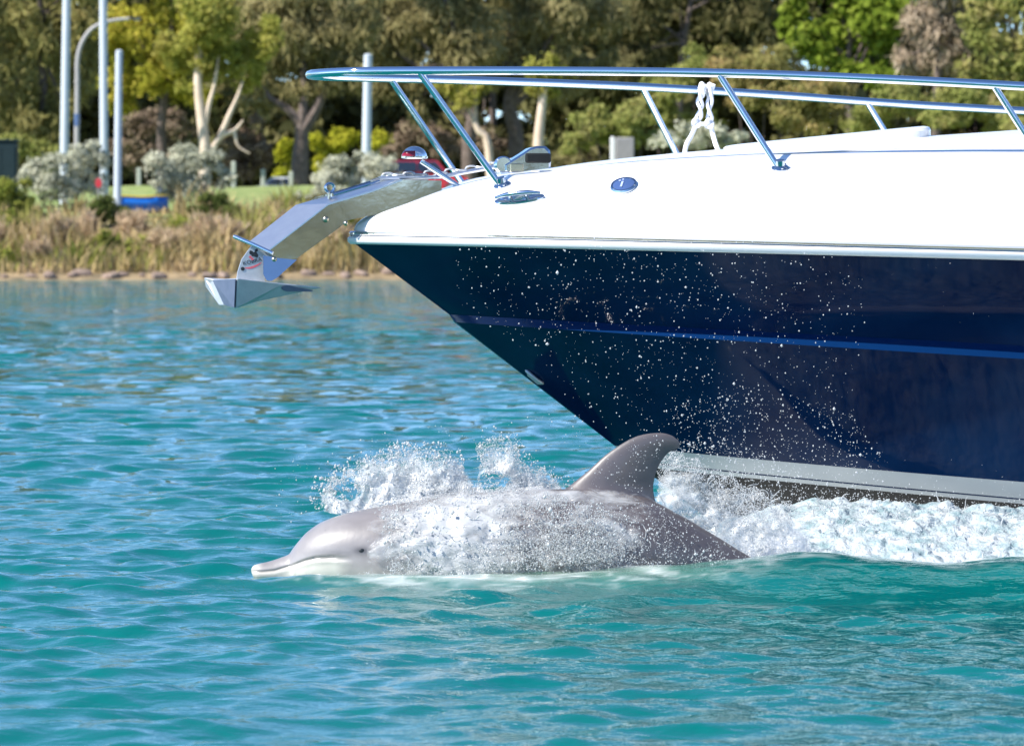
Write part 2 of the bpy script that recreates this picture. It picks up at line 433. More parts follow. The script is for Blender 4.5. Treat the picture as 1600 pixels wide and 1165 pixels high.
boat = thing('motorboat', 'navy blue and white sports motorboat with stainless bow rail running on the water', 'motorboat', (-.646, 18, 0), R(10))
def build_hull():
    LEN = 8.0
    t = np.linspace(0, 1, 110) ** 1.75
    def line(s0, vf, zf):
        s = s0 + (LEN - s0) * t; return np.stack([s, vf(s), zf(s)], 1)
    sheer = line(0, lambda s: bw(s) - .012 * np.clip(s / .1, 0, 1), lambda s: zsheer(s) - .02)
    kn = lambda s: 1.2 * (1 - np.exp(-np.maximum(s - .40, 0) / .85))
    zk = lambda s: .905 - .060 * (s - .40)
    k_in = line(.395, lambda s: kn(s) * .985 - .018 * np.clip((s - .4) / .5, 0, 1), lambda s: zk(s) + .012 + .014 * np.clip((s - .4) / 2, 0, 1))
    k_out = line(.415, lambda s: kn(s - .0) + .012 * np.clip((s - .4) / .5, 0, 1), lambda s: zk(s) - .018 - .008 * np.clip((s - .4) / 2, 0, 1))
    w = lambda s, s0: 1.16 * (1 - np.exp(-np.maximum(s - s0, 0) / .92))
    zw = lambda s: .375 - .079 * (s - 1.085)
    wl = []
    for d, s0 in ((0, 1.085), (.056, 1.157), (.062, 1.165), (.078, 1.185)):
        wl.append(line(s0, lambda s, s0=s0, d=d: w(s, s0) - .25 * d * np.clip((s - s0) / .6, 0, 1), lambda s, d=d: zw(s) - d - .012 * np.clip((s - 1.2) / 1.5, 0, 1) * (d > 0)))
    keel = line(1.22, lambda s: 0 * s, lambda s: stem(s))
    for ln, s0 in ((sheer, 0), (k_in, .395), (k_out, .415)): ln[0, 1] = 0
    rows = [sheer]; mats = []
    def between(a, b, n, mi, curv):
        for k in range(1, n + 1):
            u = k / n; r = a * (1 - u) + b * u
            r[:, 1] -= curv * math.sin(math.pi * u) * np.clip(r[:, 1] / .4, 0, 1)
            rows.append(r); mats.append(mi)
    between(sheer, k_in, 8, 0, .05)
    between(k_in, k_out, 2, 1, 0)
    between(k_out, wl[0], 8, 0, .03)
    between(wl[0], wl[1], 1, 2, 0); between(wl[1], wl[2], 1, 0, 0); between(wl[2], wl[3], 1, 2, 0)
    between(wl[3], keel, 6, 3, -.03)
    G = np.array(rows)                                     # (rows, stations, 3)
    n, m_ = G.shape[:2]
    port = np.stack([G[..., 0], -G[..., 1], G[..., 2]], -1).reshape(-1, 3); star = G.reshape(-1, 3)
    q = grid_quads(n, m_)
    V = np.concatenate([port, star]); Q = np.concatenate([q, q[:, ::-1] + n * m_])
    # transom
    k = len(V); ring = [i * m_ + m_ - 1 for i in range(n)]
    tq = np.array([(ring[i], ring[i + 1], ring[i + 1] + n * m_, ring[i] + n * m_) for i in range(n - 1)])
    me = np_mesh('hull', V, np.concatenate([Q, tq]))
    mi = np.repeat(np.array(mats), m_ - 1); mi = np.concatenate([mi, mi, np.zeros(n - 1, int)])
    hull = obj('hull', me, [M['navy'], M['ledge'], M['boot'], M['bottom']], boat, sharp=22)
    me.polygons.foreach_set('material_index', mi.astype(np.int32)); me.update()
    # deck moulding
    s = LEN * np.linspace(0, 1, 130) ** 1.9
    th = np.linspace(-math.pi / 2, math.pi / 2, 61); r = np.sin(th)
    S, RR = np.meshgrid(s, r, indexing='ij')
    Vv = RR * bw(S); Zz = deck_z(S, Vv)
    e = zsheer(S) + .03; Zz = e + (zcrown(S) - e) * (1 - np.abs(RR) ** 2.6) ** (1 / 2.6)
    V = np.stack([S, -Vv, Zz], -1).reshape(-1, 3)
    q = grid_quads(len(s), len(r)); 
    me = np_mesh('deck', V, q[:, ::-1])
    obj('deck', me, M['gelcoat'], boat, sharp=None)
    # transom panel of the deck moulding
    ring = V[-61:]; obj('transom', pymesh(list(ring) + [(8, 0, .5)], [(i, i + 1, 61) for i in range(60)]), M['gelcoat'], boat, smooth=False)
    # rub rail and its steel insert, swept round the bow
    sp = 8 * np.linspace(0, 1, 120) ** 2.2
    path = np.concatenate([np.stack([sp[::-1], bw(sp[::-1]), zsheer(sp[::-1])], 1), np.stack([sp[1:], -bw(sp[1:]), zsheer(sp[1:])], 1)])
    T = np.gradient(path, axis=0); T[:, 2] = 0; T /= np.linalg.norm(T, axis=1)[:, None]
    N = np.stack([-T[:, 1], T[:, 0], 0 * T[:, 0]], 1)
    mid = len(path) // 2
    if N[mid][0] > 0: N = -N
    for nm, prof, mt in (('rub_rail', [(-.03, -.024), (.014, -.024), (.026, -.014), (.027, .000), (.016, .009), (-.03, .009)], 'gelcoat'),
                         ('rub_rail_insert', [(-.03, .0095), (.012, .0095), (.0215, .016), (.0215, .022), (.012, .029), (-.03, .029)], 'steel_rail')):
        V = np.stack([path + N * o_ + np.array([0, 0, z_]) for o_, z_ in prof], 1).reshape(-1, 3)
        fs = [tuple(x) for x in grid_quads(len(path), len(prof), True)]
        obj(nm, pymesh(V, fs), M[mt], boat, sharp=50)
build_hull()

# deck seam lines, hatch
def on_deck(s, v, up=0): return B(s, v, float(deck_z(s, v)) + up)
for sg in (1, -1):
    pts = [on_deck(s, sg * r_ * float(bw(s)), .0005) for s, r_ in ((.70, .30), (.765, .44), (.997, .50), (1.242, .54), (1.583, .585), (1.837, .60), (2.22, .617), (2.572, .645), (3.1, .67), (3.8, .69))]
    MB().tube(catmull(pts, 10), .0035, 6).build('deck_seam', M['seam'], boat)
def build_hatch():
    a = np.linspace(0, 2 * math.pi, 72, endpoint=False)
    cx, rx, ry = 1.985, .395, .34
    def P(k, up):
        out = []
        for t in a:
            u = k * np.sign(np.cos(t)) * abs(np.cos(t)) ** .36
            out.append(on_deck(cx + rx * u, k * ry * np.sign(np.sin(t)) * abs(np.sin(t)) ** .36, up if up < 0 else up * (.030 + .014 * u)))
        return out
    rings = [P(1.0, -.01), P(1.0, .6), P(.985, .86), P(.94, .98), P(.7, 1), P(.35, 1), P(.02, 1)]
    V = sum(rings, [])
    obj('deck_hatch', pymesh(V, [tuple(q) for q in grid_quads(7, 72, True)] + [tuple(range(6 * 72, 7 * 72))]), M['gelcoat'], boat, sharp=30)
build_hatch()

# bow rail
RAIL = [(3.95, 1.12, 1.60), (3.8, 1.115, 1.735), (3.45, 1.10, 1.785), (2.6, 1.02, 1.826), (2.0, .905, 1.858), (1.36, .745, 1.884), (.7, .54, 1.896), (.21, .385, 1.899), (-.01, .29, 1.899), (-.11, .20, 1.898), (-.165, .10, 1.897), (-.18, 0, 1.897)]
rail_pts = RAIL + [(s, -v, z) for s, v, z in RAIL[-2::-1]]
rail_path = np.array([B(*p) for p in rail_pts])
rail_o = MB().tube(catmull(rail_path, 10), .0175, 14).build('bow_rail', M['steel_rail'], boat)
half = catmull(np.array(RAIL), 30)
def rail_at(s):
    h = half[half[:, 2] > 1.7]; i = np.argsort(h[:, 0]); return float(np.interp(s, h[i, 0], h[i, 1])), float(np.interp(s, h[i, 0], h[i, 2]))
for st, sb, vb in ((.21, .542, .423), (1.36, 1.585, .85), (2.42, 2.62, 1.01), (3.25, 3.4, 1.10)):
    for sg in (1, -1):
        v, z = rail_at(st); base = on_deck(sb, sg * vb, -.012); top = B(st, sg * v, z - .004)
        MB().tube([base, base.lerp(top, .5), top], .0135, 12).build('stanchion', M['steel_rail'], rail_o)
        fr = deck_frame(sb, sg * vb)
        f = MB().lathe([(.034, -.006), (.036, .003), (.030, .009), (.019, .014), (.017, .034), (.014, .036)], 20, fr, on_deck(sb, sg * vb))
        for aa in (.5, 2.6, 4.7): f.lathe([(.005, .004), (.0055, .011), (.003, .013)], 8, fr, on_deck(sb, sg * vb) + fr @ Vector((.028 * math.cos(aa), .028 * math.sin(aa), 0)))
        f.build('stanchion_foot', M['steel'], rail_o)

# pop-up cleat (one each side), filler cap with a slanted mark, tow eye
for sg in (1, -1):
    s_, v_ = .586, .573 * sg
    fr = deck_frame(s_, v_); o_ = on_deck(s_, v_)
    yaw = Matrix.Rotation(-sg * .70, 3, 'Z'); fr = fr @ yaw
    a = np.linspace(0, 2 * math.pi, 40, endpoint=False)
    rings = []
    for k, h in ((1, -.004), (1, .004), (.9, .008), (.05, .008)):
        rings += [o_ + fr @ Vector((.108 * k * math.cos(t), .026 * k * math.sin(t), h)) for t in a]
    base = obj('cleat', pymesh(rings, [tuple(q) for q in grid_quads(4, 40, True)] + [tuple(range(120, 160))]), M['steel'], boat)
    hp = [(-.098, 0, .022), (-.06, 0, .031), (-.03, 0, .034), (.03, 0, .034), (.06, 0, .031), (.098, 0, .022)]
    h = MB().tube(catmull([o_ + fr @ Vector(p) for p in hp], 6), np.interp(np.linspace(0, 1, 31), [0, .3, .7, 1], [.006, .010, .010, .006]), 10)
    for x in (-.035, .035): h.tube([o_ + fr @ Vector((x, 0, .004)), o_ + fr @ Vector((x, 0, .034))], .008, 8)
    h.build('cleat_horn', M['steel'], base)
fr = deck_frame(.975, .744); o_ = on_deck(.975, .744)
cap = MB().lathe([(.054, -.008), (.056, .004), (.052, .010), (.047, .011), (.046, .006), (.0, .006)], 40, fr, o_).build('filler_cap', M['steel'], boat)
MB().lathe([(.044, .004), (.044, .009), (.04, .011), (.0, .012)], 36, fr, o_).build('cap_disc', M['bluecap'], cap)
mk = MB(); mk.box(o_ + fr @ Vector((-.008, -.004, .0135)), (.008, .04, .003), 0, fr @ Matrix.Rotation(-.5, 3, 'Z'))
mk.box(o_ + fr @ Vector((-.006, .026, .0135)), (.008, .008, .003), 0, fr); mk.box(o_ + fr @ Vector((.008, .026, .0135)), (.007, .008, .003), 0, fr); mk.build('cap_mark', M['capmark'], cap)
te = MB(); c0 = B(.742, .034, .668)
d1 = Vector((.775, 0, -.775 * .775)).normalized(); out = Vector((-.25, -.9, -.15)).normalized()
tp = [c0 - d1 * .042 - out * .02, c0 - d1 * .036 + out * .02, c0 - d1 * .01 + out * .034, c0 + d1 * .02 + out * .036, c0 + d1 * .045 + out * .022, c0 + d1 * .05 - out * .02]
te.tube(catmull(tp, 8), .0075, 10)
fp = c0 + out * .004; e2 = d1.cross(out).normalized()
te.prism([fp - d1 * .05 - e2 * .006, fp - d1 * .02 + e2 * .018, fp + d1 * .035 + e2 * .02, fp + d1 * .062 - e2 * .0, fp + d1 * .03 - e2 * .02], out * .006)
te.build('tow_eye', M['galv'], boat)

# anchor roller: bent stainless channel running out over the stem
near = [(-.367, 1.175), (-.116, 1.368), (.06, 1.42), (.187, 1.468), (.351, 1.465), (.351, 1.41), (.20, 1.36), (.113, 1.332), (-.032, 1.303), (-.061, 1.279), (-.249, 1.144), (-.328, 1.147)]
roller = MB().prism([B(s, .075, z) for s, z in near], B(0, -.005, 0) - B(0, 0, 0)).build('anchor_roller', M['steel'], boat, smooth=False)
far = [(s - .03, z + .03) for s, z in near[:5]] + [(s - .03, z + .02) for s, z in near[5:]]
MB().prism([B(s, -.085, z) for s, z in far], B(0, -.005, 0) - B(0, 0, 0)).build('side_plate', M['steel'], roller, smooth=False)
tn = [(-.367, 1.175), (-.116, 1.368), (.06, 1.42), (.187, 1.468)]; tf = [(-.416, 1.217), (-.229, 1.364), (-.009, 1.428), (.137, 1.464)]
V = [B(s, .078, z + .002) for s, z in tn] + [B(s, -.088, z + .002) for s, z in tf]
V += [v - Vector((0, 0, .006)) for v in V]
Fs = []
for i in range(3): Fs += [(i, i + 1, 5 + i, 4 + i), (8 + i + 1, 8 + i, 12 + i, 13 + i), (i + 1, i, 8 + i, 9 + i), (4 + i, 5 + i, 13 + i, 12 + i)]
Fs += [(0, 4, 12, 8), (7, 3, 11, 15)]
obj('top_plate', pymesh(V, Fs), M['steel_dull'], roller, smooth=False)
ck = [(-.383, 1.16), (-.323, 1.149), (-.245, 1.142), (-.33, 1.068), (-.352, 1.056), (-.372, 1.058), (-.385, 1.085)]
MB().prism([B(s, .079 + (1.15 - z) * .22, z) for s, z in ck], B(0, .006, 0) - B(0, 0, 0)).build('cheek_plate', M['steel'], roller, smooth=False)
MB().tube([B(-.49, -.02, 1.237), B(-.42, .04, 1.205), B(-.345, .088, 1.168)], .008, 10).build('bail_bar', M['steel_rail'], roller)
for s, z, r_ in ((-.127, 1.306, .013), (-.338, 1.143, .012), (-.045, 1.29, .010)):
    MB().lathe([(r_, 0), (r_, .006), (r_ * .7, .011), (r_ * .2, .013)], 14, Matrix.Rotation(R(90), 3, 'X'), B(s, .079, z)).build('bolt', M['brass'], roller)
eb = MB(); a = np.linspace(0, 2 * math.pi, 17); eb.tube([B(-.10, .0, 1.435) + Vector((.018 * math.cos(t), 0, .018 * math.sin(t))) for t in a], .006, 8)
eb.tube([B(-.10, .0, 1.42), B(-.10, 0, 1.39)], .008, 8); eb.tube([B(-.09, .05, 1.405), B(.10, .05, 1.462)], .007, 8); eb.lathe([(.014, 0), (.014, .012), (.008, .018)], 12, None, B(-.085, .0, 1.40)); eb.build('eye_bolt', M['steel'], roller)
# deck track and chain lying from the roller to the windlass
tr = MB(); tr.tube([B(.10, .04, 1.475), B(.34, .06, 1.478), B(.60, .07, 1.525), B(.66, .07, 1.53)], .007, 8); tr.tube([B(.34, -.06, 1.478), B(.60, -.05, 1.53)], .007, 8)
tr.build('track_rod', M['steel_dull'], roller)
ch = MB()
for k in range(13):
    t = k / 12; c0 = B(.14 + .52 * t, .01, 1.485 + .06 * t - .012 * math.sin(math.pi * t)); a = np.linspace(0, 2 * math.pi, 11)
    ax = (0, 1, 0) if k % 2 else (0, 0, 1)
    ch.tube([c0 + Vector((.026 * math.cos(u), .012 * math.sin(u) * ax[1], .012 * math.sin(u) * ax[2])) for u in a], .0045, 6)
ch.build('chain', M['galv'], roller)

# windlass
wl = MB(); prof = [(0, .0), (-.004, .035), (.03, .052), (.075, .075), (.105, .092), (.135, .098), (.17, .094), (.188, .075), (.192, .03), (.19, 0)]
W0 = (.605, 1.495)
layers = [(.055, .90), (.048, 1.0), (-.048, 1.0), (-.055, .90)]
V = []
for v, k in layers: V += [B(W0[0] + .095 + (x - .095) * k, .07 + v, W0[1] + .055 * x / .19 * .35 + z * (k if z > .01 else 1)) for x, z in prof]
n = len(prof); Fs = [tuple(q) for q in grid_quads(4, n, True)] + [tuple(range(n)), tuple(range(4 * n - 1, 3 * n - 1, -1))]
wind = obj('windlass', pymesh(V, Fs), M['steel'], boat, sharp=30)
MB().box(B(W0[0] + .137, .13, W0[1] + .062), (.105, .02, .040), .006).build('drum_guard', M['bottom'], wind)
MB().box(B(W0[0] + .095, .07, W0[1] - .003), (.24, .15, .022), .005).build('base_plate', M['steel_dull'], wind)
MB().lathe([(.030, -.02), (.036, -.015), (.024, 0), (.036, .015), (.030, .02)], 18, Matrix.Rotation(R(90), 3, 'X'), B(W0[0] - .004, .10, W0[1] + .034)).build('gypsy', M['steel_rail'], wind)
MB().box(B(W0[0] + .048, .127, W0[1] + .022), (.055, .012, .034), .003).build('motor_panel', M['brass'], wind)

# navigation light on its post: chrome hood over a red lens
nl = MB().tube([on_deck(.42, .10, -.01), B(.34, .10, 1.492), B(.262, .10, 1.543)], .0105, 12).build('light_post', M['steel_rail'], boat)
def dome(a0, a1, r, sx, flat, seg=24):
    V = []; rows = 9
    for i in range(rows):
        ph = (math.pi / 2) * i / (rows - 1)
        for k in range(seg + 1):
            th = a0 + (a1 - a0) * k / seg
            V.append(B(.235, .10, 1.562) + Vector((r * sx * math.cos(th) * math.cos(ph), r * math.sin(th) * math.cos(ph), flat * math.sin(ph))))
    return V, [tuple(q) for q in grid_quads(rows, seg + 1)]
MB().add(*dome(0, 2 * math.pi, .036, 1.42, .042)).build('light_hood', M['steel_rail'], nl)
ln = MB().add(*dome(R(125), R(268), .0375, 1.43, .0385)); ln.build('red_lens', M['redlens'], nl)
MB().lathe([(.036, -.010), (.040, -.006), (.040, .001), (.03, .003)], 28, Matrix.Diagonal((1.38, .92, 1)), B(.235, .10, 1.562)).build('light_base', M['steel'], nl)

# windscreen further aft
a = np.linspace(-1, 1, 41)
bot = [on_deck(3.35 + 1.15 * abs(x) ** 2.2, 1.02 * x, .0) for x in a]; top = [Vector((b_.x + .42, b_.y * .9, b_.z + .42 - .12 * abs(x))) for b_, x in zip(bot, a)]
ws = obj('windscreen', pymesh(bot + top, [(i, i + 1, 42 + i, 41 + i) for i in range(40)]), M['tint'], boat)
MB().tube(top, .016, 8).build('screen_frame', M['steel_rail'], ws); MB().tube(bot, .016, 8).build('screen_frame', M['steel_rail'], ws)
for i in (0, 10, 20, 30, 40): MB().tube([bot[i], top[i]], .013, 8).build('screen_post', M['steel_rail'], ws)

# ------------------------------------------------------------------ anchor in the roller
anchor = thing('plough_anchor', 'galvanised plough anchor with printed shank hanging from the bow roller', 'anchor', (-.646, 18, 0), R(10))
sh = [(-.418, 1.203), (-.436, 1.18), (-.462, 1.144), (-.478, 1.095), (-.485, 1.055), (-.368, 1.05), (-.371, 1.10), (-.365, 1.131), (-.25, 1.205), (-.09, 1.315), (-.12, 1.345), (-.36, 1.165), (-.39, 1.19)]
MB().prism([B(s, .018, z) for s, z in sh], B(0, -.02, 0) - B(0, 0, 0)).build('shank', M['galv'], anchor, smooth=False)
MB().lathe([(.008, 0), (.008, .002), (.0, .0025)], 16, Matrix.Rotation(R(90), 3, 'X'), B(-.459, .0185, 1.105)).build('shackle_hole', M['black'], anchor)
A_ = B(-.49, .10, 1.068); M1 = B(-.30, .05, 1.045); T_ = B(-.123, .0, 1.028); N_ = B(-.405, .045, .972); R_ = B(-.492, .07, .944)
Bq = B(-.564, -.13, 1.062); Cq = B(-.523, -.05, .956); Dq = B(-.599, -.17, 1.07); Eq = B(-.59, -.18, 1.031); Gq = B(-.545, -.09, .956); Kq = B(-.33, -.07, 1.05)
fl = [A_, M1, T_, N_, R_, Bq, Cq, Dq, Eq, Gq, Kq]
sub = [(0, 1, 2, 3, 4), (5, 0, 4, 6), (7, 5, 6, 9, 8), (7, 10, 1, 0, 5), (10, 2, 1), (7, 8, 9, 10), (9, 3, 2, 10), (9, 6, 4, 3)]
fo = obj('fluke', pymesh(fl, sub), M['galv'], anchor, smooth=False)
bv = fo.modifiers.new('bevel', 'BEVEL'); bv.width = .004; bv.segments = 2
inn = [(q * .94 + (Bq + A_ + R_ + Cq) * .25 * .06) + Vector((-.004, -.003, 0)) for q in (Bq, A_, R_, Cq)]
MB().prism(inn, Vector((-.003, -.002, 0))).build('fluke_shade', M['galv_shade'], fo, smooth=False)  # dark sheet laid over the left-facing facet to stand for its shade
nf = (M1 - A_).cross(R_ - A_).normalized(); nf = nf if nf.y < 0 else -nf
ce = (M1 * .55 + T_ * .25 + N_ * .2)
ux = (T_ - A_).normalized(); uy = nf.cross(ux)
el = [ce + ux * (.030 * math.cos(t) + (.085 * max(0, math.cos(t)) ** 6)) + uy * .013 * math.sin(t) + nf * .003 for t in np.linspace(0, 2 * math.pi, 28, endpoint=False)]
MB().prism(el, nf * .002).build('slot_shade', M['galv_shade'], fo, smooth=False)  # recess left flat, its shade drawn as a dark ellipse
# printed mark on the shank: dark emblem, lettering, red swoosh
def text_mesh(body, size):
    cu = bpy.data.curves.new('lettering', 'FONT'); cu.body = body; cu.size = size; cu.extrude = .0004; cu.align_x = 'CENTER'
    o = bpy.data.objects.new('lettering', cu); C.objects.link(o)
    bpy.context.view_layer.update()
    me = bpy.data.meshes.new_from_object(o.evaluated_get(bpy.context.evaluated_depsgraph_get()))
    bpy.data.objects.remove(o); return me
tm = text_mesh('KOBRA', .024)
to = obj('lettering', tm, M['black'], anchor, smooth=False); to.location = B(-.418, .0195, 1.128); to.rotation_euler = (R(90), R(-14), 0)
em = MB(); rr = random.Random(3)
for k in range(9):
    cx, cz, r_ = -.412 + rr.uniform(-.018, .018), 1.166 + rr.uniform(-.012, .016), rr.uniform(.005, .010)
    em.prism([B(cx + r_ * math.cos(t) * rr.uniform(.7, 1.3), .0192, cz + r_ * math.sin(t) * rr.uniform(.7, 1.3)) for t in np.linspace(0, 6.28, 7)[:-1]], Vector((0, -.0005 - .0001 * k, 0)))
em.build('emblem', M['black'], anchor, smooth=False)
sw = MB(); q = np.linspace(0, 1, 9)
top_ = [B(-.450 + .068 * t, .0192, 1.108 + .022 * t ** 1.6 + .002) for t in q]; bot_ = [B(-.450 + .068 * t, .0192, 1.108 + .022 * t ** 1.6 - .006 * math.sin(math.pi * t) - .001) for t in q]
for i in range(8): sw.add([top_[i], top_[i + 1], bot_[i + 1], bot_[i]], [(0, 1, 2, 3)])
sw.build('swoosh', M['redprint'], anchor, smooth=False)
red2 = MB(); 
for (s, z) in ((-.428, 1.153), (-.42, 1.145)): red2.prism([B(s + .006 * math.cos(t), .0200, z + .006 * math.sin(t)) for t in np.linspace(0, 6.28, 7)[:-1]], Vector((0, -.0008, 0)))
red2.build('emblem_dot', M['redprint'], anchor, smooth=False)

# ------------------------------------------------------------------ rope knotted on the far rail
rope = thing('mooring_rope', 'white braided rope knotted around the bow rail with two ends trailing to the deck', 'rope', (-.646, 18, 0), R(10))
def rp(px, py, v):
    r_ = (px - 800) / FPX; ca, sa = math.cos(R(10)), math.sin(R(10))
    s = (r_ * (18 - ca * v) + .646 - sa * v) / (ca - r_ * sa); return B(s, v, CAM_H + (HORIZON - py) / FPX * (18 + sa * s - ca * v))
VR = -.80
for x0, pts in ((1097, [(1099, 132), (1093, 155), (1095, 168), (1092, 182), (1088, 192)]), (1110, [(1112, 132), (1110, 152), (1108, 168), (1109, 185), (1108, 193)])):
    cen = catmull([rp(x, y, VR) for x, y in pts], 14)
    lp = MB()
    for ph in (0, math.pi):
        k = np.linspace(0, 1, len(cen)); off = np.stack([np.cos(k * 8 + ph) * .010, np.sin(k * 8 + ph) * .010, 0 * k], 1); lp.tube(cen + off, .0075, 8)
    s_top = cen[0]; vv, zz = rail_at(float(s_top[0])); a = np.linspace(0, 2 * math.pi, 17)
    for dx in (-.003,): lp.tube([Vector((s_top[0] + dx, vv, zz)) + Vector((0, .028 * math.cos(t), .028 * math.sin(t))) for t in a], .0105, 8)
    lp.tube([Vector(cen[0]) , Vector((s_top[0], vv, zz - .025))], .012, 8)
    kn = catmull([Vector(cen[-1]) + Vector((.013 * math.cos(t), .012 * math.sin(t * 2), .015 * math.sin(t))) for t in np.linspace(0, 6.28, 9)], 4); lp.tube(kn, .010, 8)
    lp.build('knotted_loop', M['rope'], rope)
MB().tube(catmull([rp(1089, 192, VR), rp(1098, 194, VR), rp(1109, 193, VR)], 6), .009, 8).build('cross_strand', M['rope'], rope)
e1 = rp(1071, 232, -.78); e2_ = rp(1121, 232, -.72)
def down(p): return on_deck(p.x + .02, -p.y, .008)
MB().tube(catmull([rp(1089, 192, VR), rp(1080, 212, VR), e1, down(e1 + Vector((-.02, .02, 0)))], 8), .0105, 8).build('trailing_end', M['rope'], rope)
MB().tube(catmull([rp(1109, 193, VR), rp(1114, 210, VR), e2_, down(e2_ + Vector((.03, .02, 0)))], 8), .0105, 8).build('trailing_end', M['rope'], rope)

# ------------------------------------------------------------------ dolphin
def build_dolphin():
    SC = 430.0
    ST = np.array([
        (393, 887.5, 889.5, .004), (394.5, 884, 894.5, .014), (397, 881, 899.5, .024), (404, 878.5, 904.5, .034), (420, 875, 908, .041), (440, 868.5, 911, .047), (452, 863.5, 913, .053),
        (458, 855, 914.5, .062), (465, 846, 916.5, .073), (480, 829.5, 920, .096), (505, 813, 925, .126), (540, 801, 932, .155), (580, 792.5, 941, .18), (640, 783, 955, .205), (720, 772, 968, .225),
        (800, 766, 975, .232), (900, 764, 976, .225), (1000, 775, 973, .20), (1060, 803, 970, .165), (1120, 838, 966, .125), (1180, 874, 962, .09), (1250, 908, 958, .055), (1320, 926, 957, .036), (1350, 934, 955, .02)])
    xs = np.concatenate([np.linspace(393, 400, 12), np.arange(402, 580, 2.2), np.arange(580, 1350, 6), [1350]])
    def smooth_interp(x, k):
        from_p = ST[:, 0]; y = ST[:, k]
        d = np.gradient(y, from_p)
        for i in range(1, len(y) - 1):
            a_, b_ = (y[i] - y[i - 1]) / (from_p[i] - from_p[i - 1]), (y[i + 1] - y[i]) / (from_p[i + 1] - from_p[i])
            d[i] = 0 if a_ * b_ <= 0 else 2 * a_ * b_ / (a_ + b_)
        i = np.clip(np.searchsorted(from_p, x) - 1, 0, len(y) - 2); h = from_p[i + 1] - from_p[i]; t = (x - from_p[i]) / h
        return (2 * t ** 3 - 3 * t ** 2 + 1) * y[i] + (t ** 3 - 2 * t ** 2 + t) * h * d[i] + (-2 * t ** 3 + 3 * t ** 2) * y[i + 1] + (t ** 3 - t ** 2) * h * d[i + 1]
    top, bot, hw = smooth_interp(xs, 1), smooth_interp(xs, 2), smooth_interp(xs, 3)
    seg = 150; th = np.linspace(0, 2 * math.pi, seg, endpoint=False)
    V = []; col = []
    mouth = np.array([(390, 888), (410, 889.5), (430, 887.5), (455, 880), (475, 871.5), (490, 867), (515, 865), (548, 868)])
    for x, t_, b_, w_ in zip(xs, top, bot, hw):
        cy, hh = (t_ + b_) / 2, (b_ - t_) / 2
        e = 2 / 2.15
        cy_, sy_ = np.sign(np.cos(th)) * np.abs(np.cos(th)) ** e, np.sign(np.sin(th)) * np.abs(np.sin(th)) ** e
        py = cy - hh * sy_; lat = w_ * cy_
        # below the beak the lower jaw is a little wider, the melon narrower at its crown
        if x < 460: lat = lat * (1 + .10 * np.clip((py - cy) / hh, -1, 1))
        g = np.zeros(seg)
        if x < 552:
            my = np.interp(x, mouth[:, 0], mouth[:, 1]); f = np.clip((552 - x) / 40, 0, 1)
            g = np.exp(-((py - my) / 2.0) ** 2) * f
            lip = np.exp(-((py - my - 5) / 4.0) ** 2) * f
            lat = lat * (1 - .09 * g * (np.abs(cy_) > .3) + .03 * lip)
        V.append(np.stack([np.full(seg, (x - 800) / SC), lat, (898 - py) / SC], 1))
        # skin: dark cape on the back, pale flank, cream belly and lower jaw
        cape = 1 / (1 + np.exp(-((cy - 6 - hh * .22) - py) / (hh * .16)))
        belly = 1 / (1 + np.exp(-(py - (cy + hh * .38)) / (hh * .10)))
        if x < 552:
            my = np.interp(x, mouth[:, 0], mouth[:, 1]); belly = np.maximum(belly, np.clip((552 - x) / 30, 0, 1) / (1 + np.exp(-(py - my) / 1.2)))
            tipw = np.clip((412 - x) / 16, 0, 1); belly = np.maximum(belly, tipw * .9)
        head_sheen = np.clip((700 - x) / 200, 0, 1)  # wet sheen on the head, laid into the skin colour as paler grey
        side = np.array([.125, .110, .114]) + head_sheen * .17; back = np.array([.088, .075, .077]) + head_sheen * .13; cream = np.array([.56, .53, .47])
        c_ = side[None] * (1 - cape[:, None]) + back[None] * cape[:, None]
        c_ = c_ * (1 - belly[:, None]) + cream[None] * belly[:, None]
        c_ = c_ * (1 - .42 * g[:, None])
        eye = np.exp(-(((x - 563) / 15) ** 2 + ((py - 854) / 6.5) ** 2)); eyestripe = .5 * np.exp(-(((x - 530) / 38) ** 2 + ((py - 858) / 4) ** 2))
        c_ = c_ * (1 - .72 * np.maximum(eye, eyestripe * .8)[:, None])
        col.append(c_)
    V = np.concatenate(V); col = np.concatenate(col)
    Q = grid_quads(len(xs), seg, True)[:, ::-1]
    VV = [V]; QQ = [Q]; CC = [col]; k0 = len(V)
    def foil(levels, thick, color, n=15):
        """levels: list of (leading xyz, trailing xyz); thick: half thickness per level; the sheet is a lens-shaped foil"""
        nonlocal k0
        Lp = catmull([l for l, _ in levels], 8); Tp = catmull([t for _, t in levels], 8); hp = catmull([(h, 0, 0) for h in thick], 8)[:, 0]
        nrm = np.cross(Tp[0] - Lp[0], Lp[-1] - Lp[0]); nrm /= np.linalg.norm(nrm)
        u = (1 - np.cos(np.linspace(0, math.pi, n))) / 2
        prof = 2.6 * (u ** .6) * (1 - u) ** 1.05
        rows = []
        for l, t, h in zip(Lp, Tp, hp):
            c_ = l[None] + (t - l)[None] * u[:, None]
            up_ = c_ + nrm[None] * (h * prof)[:, None]; dn = c_ - nrm[None] * (h * prof)[:, None]
            rows.append(np.concatenate([up_, dn[-2:0:-1]]))
        A = np.concatenate(rows); m_ = len(rows[0])
        VV.append(A); QQ.append(grid_quads(len(rows), m_, True) + k0); k0 += len(A)
        CC.append(np.repeat(np.array([color]), len(A), 0))
    D = lambda x, y, lat=0: np.array([(x - 800) / SC, lat, (898 - y) / SC])
